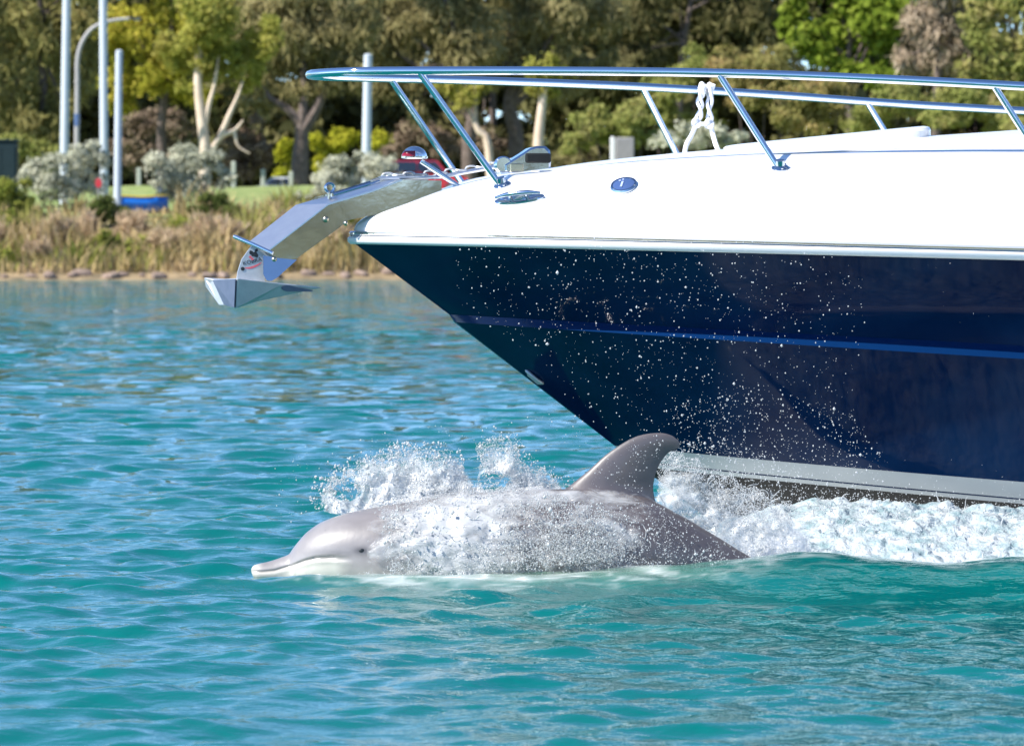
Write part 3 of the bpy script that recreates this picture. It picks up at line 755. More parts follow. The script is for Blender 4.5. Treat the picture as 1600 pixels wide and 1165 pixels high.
    foil([(D(840, 800), D(1060, 822)), (D(872, 774), D(1030, 792)), (D(893, 757), D(1022, 768)), (D(920, 735), D(1024, 746)), (D(950, 708.5), D(1032, 725)), (D(985, 686.5), D(1044, 709)), (D(1010, 678.5), D(1053, 704)), (D(1034, 676.8), D(1060, 701)), (D(1050, 680.5), D(1063, 697)), (D(1060, 687.5), D(1063.5, 692.5))],
         [.14, .062, .035, .027, .021, .016, .012, .008, .004, .001], (.098, .085, .088))
    for sg in (-1, 1):   # pectoral flippers and tail flukes, below the surface
        foil([(D(690, 935, sg * .15), D(752, 948, sg * .15)), (D(706, 962, sg * .22), D(765, 975, sg * .22)), (D(735, 990, sg * .30), D(780, 1003, sg * .30)), (D(775, 1020, sg * .36), D(795, 1025, sg * .36))], [.02, .014, .009, .002], (.17, .16, .165))
        foil([(D(1310, 940, 0), D(1385, 958, 0)), (D(1330, 946, sg * .10), D(1400, 962, sg * .10)), (D(1375, 953, sg * .22), D(1418, 966, sg * .22)), (D(1418, 962, sg * .30), D(1425, 968, sg * .30))], [.02, .014, .008, .002], (.16, .15, .155))
    V = np.concatenate(VV); Q = np.concatenate(QQ); col = np.concatenate(CC)
    me = np_mesh('body', V, Q)
    ca = me.color_attributes.new('skin', 'FLOAT_COLOR', 'POINT'); ca.data.foreach_set('color', np.concatenate([col, np.ones((len(col), 1))], 1).astype(np.float32).ravel())
    m = bpy.data.materials.new('dolphin_skin'); m.use_nodes = True
    nt = m.node_tree; n = nt.nodes; L = nt.links; p = n['Principled BSDF']
    a_ = n.new('ShaderNodeAttribute'); a_.attribute_name = 'skin'
    tc = n.new('ShaderNodeTexCoord'); t = n.new('ShaderNodeTexNoise'); t.inputs['Scale'].default_value = 9; t.inputs['Detail'].default_value = 7; L.new(tc.outputs['Object'], t.inputs['Vector'])
    mr = n.new('ShaderNodeMapRange'); mr.inputs['From Min'].default_value = .3; mr.inputs['From Max'].default_value = .7; mr.inputs['To Min'].default_value = .86; mr.inputs['To Max'].default_value = 1.14
    L.new(t.outputs['Fac'], mr.inputs['Value'])
    x = n.new('ShaderNodeMix'); x.data_type = 'RGBA'; x.blend_type = 'MULTIPLY'; x.inputs[0].default_value = 1
    L.new(a_.outputs['Color'], x.inputs[6]); L.new(mr.outputs[0], x.inputs[7]); L.new(x.outputs[2], p.inputs['Base Color'])
    p.inputs['Roughness'].default_value = .42; p.inputs['Coat Weight'].default_value = .4; p.inputs['Coat Roughness'].default_value = .09
    b = n.new('ShaderNodeBump'); b.inputs['Strength'].default_value = .25; b.inputs['Distance'].default_value = .004
    t2 = n.new('ShaderNodeTexNoise'); t2.inputs['Scale'].default_value = 26; L.new(tc.outputs['Object'], t2.inputs['Vector']); L.new(t2.outputs['Fac'], b.inputs['Height']); L.new(b.outputs['Normal'], p.inputs['Normal'])
    d = thing('dolphin', 'grey bottlenose dolphin surfacing beside the bow with its dorsal fin raised', 'dolphin', (0, 16.0, 0), R(4))
    obj('body', me, m, d, sharp=None)
    for sg in (-1, 1):
        e = MB(); e.lathe([(.001, -.009), (.007, -.007), (.0095, 0), (.007, .007), (.001, .009)], 14, Matrix.Diagonal((1.25, .7, .8)), D(563, 853.5, sg * .1655))
        e.build('eye', M['black'], d)
build_dolphin()

# ------------------------------------------------------------------ far shore: trees, shrubs, street furniture
def at(px, py, Y): return np.array([(px - 800) / FPX * Y, Y, CAM_H + (HORIZON - py) / FPX * Y])

def leaves_mesh(name, clumps, n_leaf, size, kind='leaf', lump=.28, seed=1, squash=1.0):
    """clumps: list of (centre xyz, radii xyz). many leaf-sized faces near the skin of each clump, bunched in sprays"""
    r = np.random.default_rng(seed)
    area = np.array([c[1][0] * c[1][2] for c in clumps]); w = area / area.sum()
    cnt = np.maximum((w * n_leaf).astype(int), 8)
    P = []; N = []
    for (c, rad), k in zip(clumps, cnt):
        rad = np.array(rad); nb = max(5, k // 130)            # boughs: lumps of foliage with shade between them
        d = r.normal(size=(nb, 3)); d /= np.linalg.norm(d, axis=1)[:, None]
        cen = d * (.30 + .62 * r.random(nb) ** .7)[:, None] * rad
        br = .40 * (.65 + .7 * r.random(nb))
        pick = r.integers(0, nb, k)
        v = r.normal(size=(k, 3)); v /= np.linalg.norm(v, axis=1)[:, None]
        v[:, 2] = np.where(r.random(k) < .45, np.abs(v[:, 2]), v[:, 2])
        p = cen[pick] + v * (br[pick] * (.55 + .5 * r.random(k) ** .6))[:, None] * rad * np.array([1, 1, .8]) + r.normal(size=(k, 3)) * size * .5
        P.append(p + np.array(c)[None]); N.append(v * .8 + d[pick] * .35)
    P = np.concatenate(P); N = np.concatenate(N); k = len(P)
    nn = N + r.normal(size=(k, 3)) * .5 + np.array([0, 0, .15]); nn /= np.linalg.norm(nn, axis=1)[:, None]
    if kind == 'needle':
        ax = np.array([0, 0, -1.0])[None] * .7 + N * .45 * np.array([1, 1, .6]) + r.normal(size=(k, 3)) * .45
        lw = (.85, .20)
    elif kind == 'twig':
        ax = np.array([0, 0, 1.0])[None] * .6 + N * .6 + r.normal(size=(k, 3)) * .4; lw = (.9, .13)
    elif kind == 'broad': ax = r.normal(size=(k, 3)); lw = (.6, .45)
    else: ax = r.normal(size=(k, 3)) + N * .5; lw = (.65, .30)
    ax -= nn * (ax * nn).sum(1)[:, None] * (.9 if kind in ('leaf', 'broad') else .3); ax /= np.linalg.norm(ax, axis=1)[:, None]
    bx = np.cross(nn, ax); bx /= np.linalg.norm(bx, axis=1)[:, None] + 1e-9
    s = size * (.6 + .8 * r.random(k))[:, None]
    V = np.stack([P - ax * s * lw[0], P + bx * s * lw[1] - ax * s * .1, P + ax * s * lw[0], P - bx * s * lw[1] - ax * s * .1], 1).reshape(-1, 3)
    return np_mesh(name, V, np.arange(4 * k).reshape(-1, 4))

LM = {
    'olive': leaf_mat('casuarina_leaf', (.15, .145, .045), (.30, .275, .10), (.41, .355, .15), .45),
    'olive2': leaf_mat('casuarina_leaf_brown', (.16, .145, .062), (.31, .275, .125), (.41, .355, .18), .45),
    'wattle': leaf_mat('wattle_leaf', (.25, .25, .03), (.43, .41, .06), (.55, .45, .09), .5),
    'gum': leaf_mat('gum_leaf', (.20, .22, .04), (.36, .36, .08), (.46, .40, .12), .5),
    'fig': leaf_mat('fig_leaf', (.09, .135, .018), (.21, .28, .035), (.34, .40, .07), .45),
    'dark': leaf_mat('dark_tree_leaf', (.075, .078, .032), (.15, .14, .06), (.22, .19, .09)),
    'shrub': leaf_mat('coastal_shrub_leaf', (.17, .20, .05), (.32, .335, .10), (.40, .35, .14), .45),
    'shrub2': leaf_mat('rusty_shrub_leaf', (.19, .19, .055), (.34, .31, .11), (.40, .28, .13), .45),
    'salt': leaf_mat('saltbush_leaf', (.33, .34, .245), (.52, .52, .39), (.64, .63, .49), .25),
    'lime': leaf_mat('lime_bush_leaf', (.24, .25, .02), (.42, .42, .04), (.50, .47, .06)),
    'low': leaf_mat('low_shrub_leaf', (.05, .075, .02), (.11, .14, .04), (.20, .22, .06)),
    'green': leaf_mat('bank_shrub_leaf', (.15, .19, .03), (.27, .29, .06), (.36, .34, .09)),
    'dry': leaf_mat('dry_twig', (.22, .17, .11), (.38, .30, .21), (.48, .39, .29), .2),
    'brown': leaf_mat('brown_understorey', (.12, .085, .06), (.24, .18, .13), (.30, .25, .16), .2),
}
M['bark_dark'] = mat('dark_bark', (.075, .055, .045), .9, noise=(3, (.15, .115, .10), .2), bump=(6, .8, .05))
M['bark_pale'] = mat('pale_bark', (.72, .60, .47), .8, noise=(1.2, (.50, .38, .28), .25), bump=(5, .5, .04))

def tree(name, label, Y, clumps, trunk, leafmat, n, size, kind='leaf', bark='bark_dark', trunk_r=.28, limbs=None, depth=.8, seed=1, group=None, cat='tree', limb_r=.45):
    """clumps as measured on the photograph: (px, py, rx, ry) at distance Y, turned into metres; depth is the clump depth over its width"""
    r = np.random.default_rng(seed)
    k = Y / FPX
    base = at(trunk[0][0], 300, Y); base[2] = gz(base[0], Y)
    root = thing(name, label, cat, tuple(base), group=group)
    cl = []
    for i, (px, py, rx, ry) in enumerate(clumps):
        p = at(px, py, Y); p[1] += r.uniform(-.5, .5) * rx * k
        cl.append((p - base, (rx * k, rx * k * depth, ry * k)))
    me = leaves_mesh('crown', cl, n, size, kind, seed=seed)
    obj('crown', me, LM[leafmat], root, smooth=False)
    tb = MB()
    tp = [np.zeros(3) - np.array([0, 0, .3])] + [at(x, y, Y) - base for x, y in trunk[1:]]
    path = catmull(tp, 6); tb.tube(path, np.linspace(trunk_r * 1.15, trunk_r * .6, len(path)), 9)
    end = path[-1]
    if limbs is None:
        order = np.argsort([c[0][2] for c in cl])
        for c, rad in cl:
            st = path[int(len(path) * r.uniform(.55, .98))]
            mid = (st + c) / 2 + np.array([0, 0, .12 * np.linalg.norm(c - st)])
            pp = catmull([st, mid, c + np.array([0, 0, .3 * rad[2]])], 5); tb.tube(pp, np.linspace(trunk_r * limb_r, trunk_r * .1, len(pp)), 6)
    else:
        for lm in limbs:
            pp = catmull([at(x, y, Y) - base for x, y in lm[0]], 6); tb.tube(pp, np.linspace(lm[1], lm[2], len(pp)), 8)
    tb.build('trunk', M[bark], root)
    return root

tree('casuarina_tree', 'feathery olive she-oak behind the tall pale poles and dark green box', 242,
     [(-60, 60, 80, 110), (45, 20, 75, 90), (95, 110, 55, 80), (20, 180, 60, 70), (105, 195, 40, 55), (50, -90, 90, 90), (135, 60, 38, 70), (150, -40, 60, 70), (-60, 210, 60, 60)],
     [(75, 300), (70, 200), (66, 90), (60, -20)], 'olive', 17000, .34, 'needle', seed=11)
tree('wattle_tree', 'bright yellow green wattle behind the curved street lamp', 262,
     [(195, 45, 55, 55), (265, 20, 65, 60), (335, 55, 60, 60), (215, 115, 50, 45), (270, 105, 50, 45), (355, 10, 50, 60), (190, 165, 35, 35), (250, -70, 90, 70), (385, 70, 35, 60), (300, 150, 35, 30)],
     [(255, 300), (252, 200), (262, 110), (270, 20)], 'wattle', 15000, .30, 'leaf', seed=12)
tree('gum_tree', 'gum tree with bare pale trunk and pale forked branches above grey shrub', 235,
     [(300, 108, 46, 34), (350, 90, 45, 42), (392, 118, 34, 30), (322, 30, 62, 55), (410, 60, 36, 45), (265, 70, 36, 36)],
     [(319, 300), (320, 235), (314, 180), (309, 130), (312, 60)], 'gum', 6500, .28, 'leaf', 'bark_pale', .30, limbs=[([(318, 205), (326, 165), (335, 132), (342, 85)], .17, .05), ([(326, 240), (345, 214), (366, 204), (380, 188)], .19, .05), ([(344, 214), (358, 180), (373, 146), (386, 105)], .17, .05), ([(366, 205), (372, 228), (390, 240)], .09, .03)], seed=13)
tree('casuarina_tree', 'she-oak with dark forked trunk on the lawn beside the white car', 246,
     [(400, 55, 58, 65), (462, 25, 70, 75), (520, 60, 50, 65), (440, 125, 42, 32), (492, 128, 40, 34), (545, 20, 50, 60), (470, -80, 95, 70), (398, 148, 28, 36), (548, 120, 34, 45)],
     [(466, 300), (468, 262), (471, 215), (470, 188)], 'olive2', 15000, .32, 'needle', trunk_r=.52, limbs=[([(470, 196), (455, 176), (436, 162), (420, 150), (405, 120)], .30, .10), ([(471, 196), (474, 165), (476, 130), (470, 60)], .34, .12), ([(473, 205), (488, 182), (500, 158), (512, 120), (520, 60)], .38, .12)], seed=14)
tree('casuarina_tree', 'brown olive she-oak spreading behind the red car and grey pole', 264,
     [(600, 45, 55, 65), (665, 15, 65, 65), (735, 65, 55, 55), (612, 135, 38, 38), (690, 115, 48, 38), (660, -90, 100, 70), (575, 75, 40, 60), (650, 170, 26, 30)],
     [(736, 300), (732, 230), (738, 170), (720, 90)], 'olive2', 14000, .33, 'needle', trunk_r=.45, seed=15)
tree('casuarina_tree', 'tall dark trunked she-oak rising behind the chrome windlass', 268,
     [(795, 35, 65, 65), (860, 75, 60, 55), (905, 25, 65, 65), (840, -60, 100, 70), (930, 105, 45, 50), (775, 110, 42, 42), (890, 150, 42, 36), (830, 130, 40, 34)],
     [(802, 300), (806, 215), (796, 160), (820, 70)], 'olive2', 14000, .33, 'needle', trunk_r=.5, seed=16)
tree('gum_tree', 'slim gum tree with short cream trunk behind the windlass', 256,
     [(846, 140, 26, 24), (862, 110, 24, 24), (835, 105, 22, 26)], [(842, 300), (841, 230), (845, 180), (850, 140)], 'gum', 1200, .28, 'leaf', 'bark_pale', .33, seed=17)
tree('gum_tree', 'gum tree with leaning pale trunk in front of dark she-oak', 258,
     [(722, 165, 22, 20), (708, 140, 24, 24), (742, 140, 22, 20)], [(768, 300), (762, 225), (748, 205), (738, 182)], 'gum', 1100, .28, 'leaf', 'bark_pale', .24, seed=18)
tree('casuarina_tree', 'very dark she-oak standing above the rusty shrub thicket', 282,
     [(985, 20, 65, 60), (1065, 5, 70, 60), (1145, 0, 60, 55), (1205, 35, 50, 50), (970, 110, 45, 55), (1100, -90, 110, 70), (1010, 90, 50, 40)],
     [(1060, 300), (1060, 200), (1065, 100), (1080, 0)], 'dark', 12000, .34, 'needle', seed=19)
tree('fig_tree', 'broad leaved bright green fig tree with dark gaps between leaf clumps', 262,
     [(1255, 55, 32, 38), (1312, 25, 34, 44), (1368, 40, 46, 46), (1340, 98, 34, 30), (1284, 92, 26, 26), (1398, 8, 34, 38), (1378, 108, 34, 34), (1300, -55, 80, 48), (1238, 20, 26, 30)],
     [(1330, 300), (1328, 200), (1325, 120), (1330, 30)], 'fig', 7000, .42, 'broad', seed=20)
tree('dry_tree', 'dry grey brown tree between the fig tree and olive tree', 256,
     [(1440, 40, 38, 50), (1470, 82, 36, 38), (1500, 20, 34, 50), (1462, -40, 60, 50), (1425, 95, 26, 30)],
     [(1465, 300), (1462, 200), (1465, 120), (1470, 20)], 'dry', 7000, .32, 'needle', seed=21)
tree('olive_tree', 'olive green bushy tree at the end of the rusty shrub thicket', 252,
     [(1545, 40, 46, 50), (1582, 98, 46, 48), (1612, 20, 50, 60), (1532, 128, 38, 38), (1640, 150, 60, 50), (1580, -60, 80, 60)],
     [(1580, 300), (1578, 200), (1582, 120), (1590, 20)], 'shrub', 10000, .30, 'leaf', seed=22)
# second row: a thicket of darker trees closing the view
for i, px in enumerate(range(-430, 2120, 150)):
    r = np.random.default_rng(100 + i)
    cl = [(px + r.uniform(-80, 80), y + r.uniform(-20, 20), r.uniform(90, 125), r.uniform(60, 80)) for y in (-110, -40, 20, 80, 140, 190, 235, 265, 285)]
    tree('thicket_tree', 'dark dense tree in the back row behind the shore trees', 300 + r.uniform(-8, 14), cl, [(px, 300), (px, 200), (px, 60), (px, -60)], 'dark', 9500, .95, 'leaf', seed=200 + i, group='dark trees in the back row', depth=.5)

def shrub(name, label, Y, clumps, leafmat, n, size, kind='leaf', seed=1, group=None, depth=.8):
    k = Y / FPX; cx = np.mean([c[0] for c in clumps])
    base = at(cx, 300, Y); base[2] = gz(base[0], Y)
    root = thing(name, label, 'shrub', tuple(base), group=group)
    r = np.random.default_rng(seed); cl = []
    for px, py, rx, ry in clumps:
        p = at(px, py, Y); p[1] += r.uniform(-.5, .5) * rx * k
        cl.append((p - base, (rx * k, rx * k * depth, ry * k)))
    obj('foliage', leaves_mesh('foliage', cl, n, size, kind, seed=seed), LM[leafmat], root, smooth=False)
    st = MB()
    for c, rad in cl:
        pp = catmull([np.array([c[0] * .3, c[1] * .3, -.15]), np.array([c[0] * .7, c[1] * .7, c[2] * .45]), c], 4); st.tube(pp, np.linspace(.05, .015, len(pp)), 5)
    st.build('stem', M['bark_dark'], root)

shrub('saltbush', 'silvery grey saltbush at the foot of the two tallest pale poles', 206, [(65, 270, 34, 26), (105, 252, 36, 28), (140, 250, 30, 28), (90, 292, 40, 26), (128, 285, 40, 28), (48, 282, 22, 20)], 'salt', 6500, .15, 'leaf', 31)
shrub('saltbush', 'silvery grey saltbush under the forked pale gum trunk', 207, [(255, 268, 30, 30), (292, 250, 34, 30), (328, 258, 28, 26), (345, 272, 20, 22), (275, 290, 36, 26), (318, 292, 34, 22)], 'salt', 6500, .15, 'leaf', 32)
shrub('saltbush', 'silvery grey saltbush in front of the red car', 206, [(500, 290, 30, 24), (530, 268, 32, 28), (565, 258, 32, 26), (598, 262, 28, 26), (620, 284, 30, 22), (545, 300, 44, 22), (476, 305, 20, 14)], 'salt', 7500, .15, 'leaf', 33)
shrub('lime_bush', 'yellow green bush squeezed between fence post and dark trunk', 262, [(446, 250, 18, 30), (440, 275, 16, 22), (452, 232, 14, 18)], 'lime', 1600, .22, 'leaf', 34)
shrub('lime_bush', 'wide yellow green bush behind the short grey pole', 262, [(505, 232, 24, 28), (535, 215, 26, 24), (565, 228, 24, 26), (520, 258, 30, 24), (595, 220, 18, 18)], 'lime', 3600, .22, 'leaf', 35)
shrub('low_shrub', 'dark green low shrub beside the blue dinghy', 201, [(165, 320, 24, 20), (188, 335, 18, 16), (150, 330, 20, 18)], 'low', 2600, .14, 'leaf', 36)
shrub('low_shrub', 'dark green low shrub below the lawn edge', 202, [(335, 315, 22, 18), (362, 325, 22, 16), (312, 325, 18, 12)], 'low', 2400, .14, 'leaf', 37)
shrub('bank_shrub', 'fresh green shrub under the dark green box', 203, [(-5, 300, 30, 24), (30, 300, 26, 20), (15, 325, 34, 20), (50, 325, 20, 16), (-40, 310, 30, 26)], 'green', 4200, .16, 'leaf', 38)
for i, (lab, Y, cl, mt, n) in enumerate([
        ('tall olive shrub next to the dark she-oak', 246, [(1050, 140, 46, 40), (1090, 105, 40, 32), (1020, 175, 36, 36), (1070, 190, 50, 40)], 'shrub', 5200),
        ('domed rusty green shrub in front of the fig tree', 244, [(1150, 110, 46, 36), (1195, 100, 46, 36), (1170, 150, 54, 40), (1230, 135, 40, 36)], 'shrub2', 6200),
        ('rusty brown shrub under the fig tree branches', 240, [(1270, 150, 44, 34), (1310, 165, 40, 32), (1250, 190, 46, 30)], 'shrub2', 4600),
        ('olive shrub seen between the two bow rails', 238, [(1400, 160, 44, 32), (1360, 185, 40, 26), (1450, 175, 44, 30)], 'shrub', 4600),
        ('wide olive shrub below the dry grey tree', 236, [(1505, 165, 44, 34), (1550, 180, 44, 28), (1480, 190, 40, 24)], 'shrub', 4200),
        ('olive shrub beyond the last rail post', 236, [(1610, 170, 44, 36), (1650, 180, 44, 34), (1590, 200, 36, 24)], 'shrub', 4200),
        ('grey green low shrub behind the knotted rope', 226, [(1085, 215, 34, 18), (1125, 212, 34, 16), (1040, 222, 30, 14)], 'salt', 1800),
        ('yellowish shrub behind the concrete block', 236, [(930, 195, 34, 30), (985, 190, 34, 34), (1010, 215, 34, 24), (900, 225, 30, 22)], 'shrub', 4200),
        ('brown twiggy thicket behind the yellow green wattle trunk', 270, [(225, 190, 38, 36), (265, 195, 36, 36), (205, 235, 36, 34), (250, 245, 40, 30)], 'brown', 4200),
        ('brown twiggy thicket between gum tree and forked she-oak', 266, [(360, 235, 30, 34), (395, 215, 28, 36), (415, 245, 22, 34), (380, 265, 34, 22)], 'brown', 4200),
        ('dim brown thicket behind the red car roof', 270, [(655, 215, 40, 34), (700, 225, 36, 30), (620, 235, 34, 30), (770, 235, 40, 30)], 'brown', 4200),
        ('olive undergrowth behind the dark green box', 238, [(20, 235, 44, 34), (75, 245, 34, 30), (-40, 240, 40, 36)], 'shrub', 3600)]):
    shrub('thicket_shrub', lab, Y, cl, mt, n, .22, 'leaf', 50 + i)

# the opposite shore, behind the photographer: a low bank with a far wood (mirrored in hull and steel)
M['bank'] = mat('far_bank', (.16, .14, .07), .9, noise=(.2, (.12, .14, .05), .25))
xs = np.linspace(-500, 500, 41); prof = [(-236, -.5), (-240, .8), (-250, 2.2), (-300, 3.5), (-700, 14)]
V = np.array([(x, y, z) for x in xs for y, z in prof]); tag(obj('bank', np_mesh('bank', V, grid_quads(41, 5)), M['bank'], sharp=None), kind='structure')
fr_ = np.random.default_rng(5); fw = [((x + fr_.uniform(-6, 6), -262 + fr_.uniform(-8, 8), fr_.uniform(3, 17)), (fr_.uniform(9, 13), 7, fr_.uniform(6, 9))) for x in np.arange(-480, 481, 10) for _ in (0, 1)]
tag(obj('far_wood', leaves_mesh('far_wood', fw, 22000, 1.8, 'leaf', seed=3), LM['dark'], smooth=False), 'far wood along the opposite shore', 'wood', kind='stuff')

# tussocks on the bank
LM['plume'] = leaf_mat('dry_plume', (.34, .25, .15), (.56, .43, .28), (.68, .53, .38), .3)
def tussocks(lab, group, mt, spots, kind, size, n, seed):
    for i, (px, py, Y, rx, ry) in enumerate(spots):
        k = Y / FPX; p = at(px, py, Y); z0 = gz(p[0], Y)
        o = thing('tussock', lab, 'tussock', (p[0], Y, z0), group=group)
        cl = [((dx * rx * k, dy * rx * k, ry * k * h_), (rx * k * .55, rx * k * .5, ry * k * .75)) for dx, dy, h_ in ((-.5, 0, .7), (.45, .1, .8), (0, -.2, 1.0))]
        obj('blades', leaves_mesh('blades', cl, n, size, kind, seed=seed + i), LM[mt], o, smooth=False)['kind'] = 'stuff'
tussocks('tan plume grass tussock standing out of the grassy bank', 'tan plume tussocks', 'plume', [(85, 390, 195.5, 34, 30), (128, 372, 197.5, 26, 26), (55, 410, 193.5, 24, 18), (262, 405, 194, 36, 26), (322, 385, 196.5, 34, 28), (365, 400, 195, 22, 24), (520, 395, 195.5, 30, 24), (575, 410, 194, 26, 20), (205, 372, 198, 26, 22), (-20, 395, 195, 30, 26), (450, 375, 198, 26, 20)], 'twig', .24, 900, 300)
tussocks('fresh green tussock growing low on the grassy bank', 'green tussocks', 'green', [(165, 398, 194.5, 22, 20), (215, 405, 193.8, 26, 18), (290, 365, 199, 26, 16), (20, 372, 198, 30, 22), (430, 405, 194, 24, 18), (545, 372, 198, 26, 18), (12, 415, 192.6, 26, 12)], 'leaf', .16, 800, 330)

# bank grass, standing dry reeds
def blades(name, n, pos_fn, hgt, wid, material, seed, lean=.35):
    r = np.random.default_rng(seed)
    X, Y = pos_fn(r, n); Z = ground_z(X, Y) - .05
    tuft = fbm(np.stack([X * .9, Y * .9, 0 * X], 1), 3, seed)
    big = fbm(np.stack([X * .28, Y * .35, 0 * X], 1), 2, seed + 9)
    h = hgt * (.5 + .6 * r.random(n)) * np.clip(1 + 1.2 * tuft + 1.1 * big, .2, 2.4)
    a = r.random(n) * 6.283; w = wid * (.6 + .8 * r.random(n))
    l = r.normal(size=(n, 2)) * lean * h[:, None]
    gap = (np.abs(X + 17.2) < 1.5) & (Y > 197) & (Y < 208); h = np.where(gap, h * .3, h)      # trodden down in front of the dinghy
    b = np.stack([X, Y, Z], 1); sd = np.stack([np.cos(a) * w, np.sin(a) * w, 0 * w], 1)
    mid = b + np.stack([l[:, 0] * .35, l[:, 1] * .35, h * .62], 1); top = b + np.stack([l[:, 0], l[:, 1], h], 1)
    V = np.stack([b - sd, b + sd, mid + sd * .8, top, mid - sd * .8], 1).reshape(-1, 3)
    k = np.arange(n)[:, None] * 5
    me = np_mesh(name, V, k + np.array([[0, 1, 2, 4]]), k + np.array([[4, 2, 3]]))
    o = obj(name, me, material, smooth=False); return o
def bank_pos(r, n):
    Y = 191.2 + 15 * r.random(n) ** 1.25; X = r.uniform(-34, 34, n); return X, Y
LM['grass'] = leaf_mat('dry_bank_grass', (.23, .19, .07), (.44, .34, .17), (.56, .42, .24), .3)
LM['grass2'] = leaf_mat('green_bank_grass', (.14, .17, .035), (.27, .28, .07), (.36, .33, .11), .3)
tag(blades('dry_grass', 17000, bank_pos, .85, .05, LM['grass'], 61), 'tan dry grass covering the bank above the waterline', 'grass', kind='stuff')
def patch_pos(r, n):
    X = r.uniform(-34, 34, n * 3); Y = 191.4 + 16 * r.random(n * 3)
    k = fbm(np.stack([X * .22, Y * .3, 0 * X], 1), 3, 77) > .05
    X, Y = X[k], Y[k]; i = np.resize(np.arange(len(X)), n); return X[i], Y[i]
tag(blades('green_grass', 9000, patch_pos, .8, .05, LM['grass2'], 62), 'olive green grass patches growing among the dry bank grass', 'grass', kind='stuff')
# rocks along the waterline
M['rock'] = mat('shore_rock', (.17, .12, .095), .9, noise=(2.5, (.30, .22, .17), .2), bump=(5, .8, .05))
def rock_mesh(seed):
    r = np.random.default_rng(seed); n, m_ = 7, 10; V = []
    for i in range(n):
        ph = -math.pi / 2 + math.pi * i / (n - 1)
        for j in range(m_): V.append((math.cos(ph) * math.cos(6.283 * j / m_), math.cos(ph) * math.sin(6.283 * j / m_), math.sin(ph)))
    V = np.array(V); V *= (1 + .3 * fbm(V * 1.3 + seed * 7, 3, seed))[:, None]; V *= np.array([1, .8, .62])
    return pymesh(V, [tuple(q) for q in grid_quads(n, m_, True)])
rmesh = [rock_mesh(k) for k in range(5)]
for me in rmesh: me.materials.append(M['rock']); me.shade_smooth(); me.set_sharp_from_angle(angle=R(30))
rr = random.Random(5)
for k in range(64):
    o = bpy.data.objects.new('shore_rock', rmesh[k % 5]); C.objects.link(o)
    x = -27 + 54 * k / 63 + rr.uniform(-.4, .4); y = 190.75 + rr.uniform(-.25, .5); s = rr.uniform(.14, .36)
    o.location = (x, y, gz(x, y) + s * .15); o.scale = (s * rr.uniform(.9, 1.5), s, s); o.rotation_euler = (rr.uniform(-.2, .2), rr.uniform(-.2, .2), rr.uniform(0, 6.28))
    tag(o, 'reddish brown rock at the foot of the grassy bank', 'rock', 'rocks along the waterline')

# poles and street lamp
M['pole'] = mat('pale_grey_pole', (.52, .565, .60), .5, noise=(1.5, (.46, .51, .55), .25))
M['lamp_post'] = mat('lamp_post_grey', (.36, .34, .33), .5, noise=(2, (.30, .29, .29), .25))
M['lamp_dark'] = mat('lamp_head_dark', (.03, .035, .04), .4)
def pole(label, px_top, py_top, px_base, Y, r_):
    b_ = at(px_base, 300, Y); b_[2] = gz(b_[0], Y); t_ = at(px_top, py_top, Y)
    root = thing('pole', label, 'pole', tuple(b_)); d = t_ - b_
    MB().tube([np.array([0, 0, -.4]), d * .5, d], [r_ * 1.08, r_ * 1.02, r_ * .95], 16).build('shaft', M['pole'], root)
    MB().lathe([(r_ * .98, -.02), (r_ * 1.0, .05), (r_ * .5, .11), (.01, .12)], 16, None, d).build('pole_cap', M['pole'], root)
pole('tallest pale pole standing left of the curved street lamp', 105, -60, 99, 217, .20)
pole('tall pale pole crossing the curved arm of the street lamp', 161, -40, 163, 214, .19)
pole('shorter pale pole with its flat top below the lamp head', 186, 82, 183, 203, .165)
pole('pale pole standing behind the tip of the bow rail', 575, 88, 571, 214, .21)
Y = 232; b_ = at(119, 300, Y); b_[2] = gz(b_[0], Y)
lamp = thing('street_lamp', 'grey street lamp with curved arm and dark flat head', 'street lamp', tuple(b_))
lp = [np.array([0, 0, -.3])] + [at(x, y, Y) - b_ for x, y in ((120, 220), (121, 130), (121, 98), (126, 72), (139, 50), (156, 38), (178, 32), (202, 29.5))]
path = catmull(lp, 8); MB().tube(path, np.interp(np.linspace(0, 1, len(path)), [0, .3, 1], [.15, .13, .085]), 12).build('post', M['lamp_post'], lamp)
h = at(212, 29, Y) - b_
hd = MB().box(h, (.62, .26, .11), .035).build('lamp_head', M['lamp_dark'], lamp); MB().box(h + np.array([.08, 0, -.075]), (.32, .2, .06), .02).build('lamp_lens', M['pole'], hd)
for y, m_ in ((187, 'bluecap'), (128, 'lamp_post')):
    c_ = at(120.5, y, Y) - b_; MB().lathe([(.15, -.35 if m_ == 'bluecap' else -.06), (.155, 0), (.15, .3 if m_ == 'bluecap' else .06)], 14, None, c_).build('post_band', M[m_], lamp)

# bollards along the lawn
M['timber'] = mat('pale_timber', (.38, .40, .33), .85, noise=(6, (.30, .32, .26), .25))
def bollard(px, py_top, Y, w):
    p = at(px, py_top, Y); z0 = gz(p[0], Y); h_ = p[2] - z0
    o = MB().box((0, 0, h_ / 2 - .1), (w, w, h_ + .2), w * .15).build('bollard', M['timber']); o.location = (p[0], Y, z0)
    tag(o, 'pale square timber bollard at the edge of the lawn', 'bollard', 'timber bollards along the lawn')
for px, pt, Y in ((217, 262, 234), (365, 252, 232), (411, 264, 236), (455, 268, 236), (262, 266, 236), (500, 268, 236)): bollard(px, pt, Y, .24)

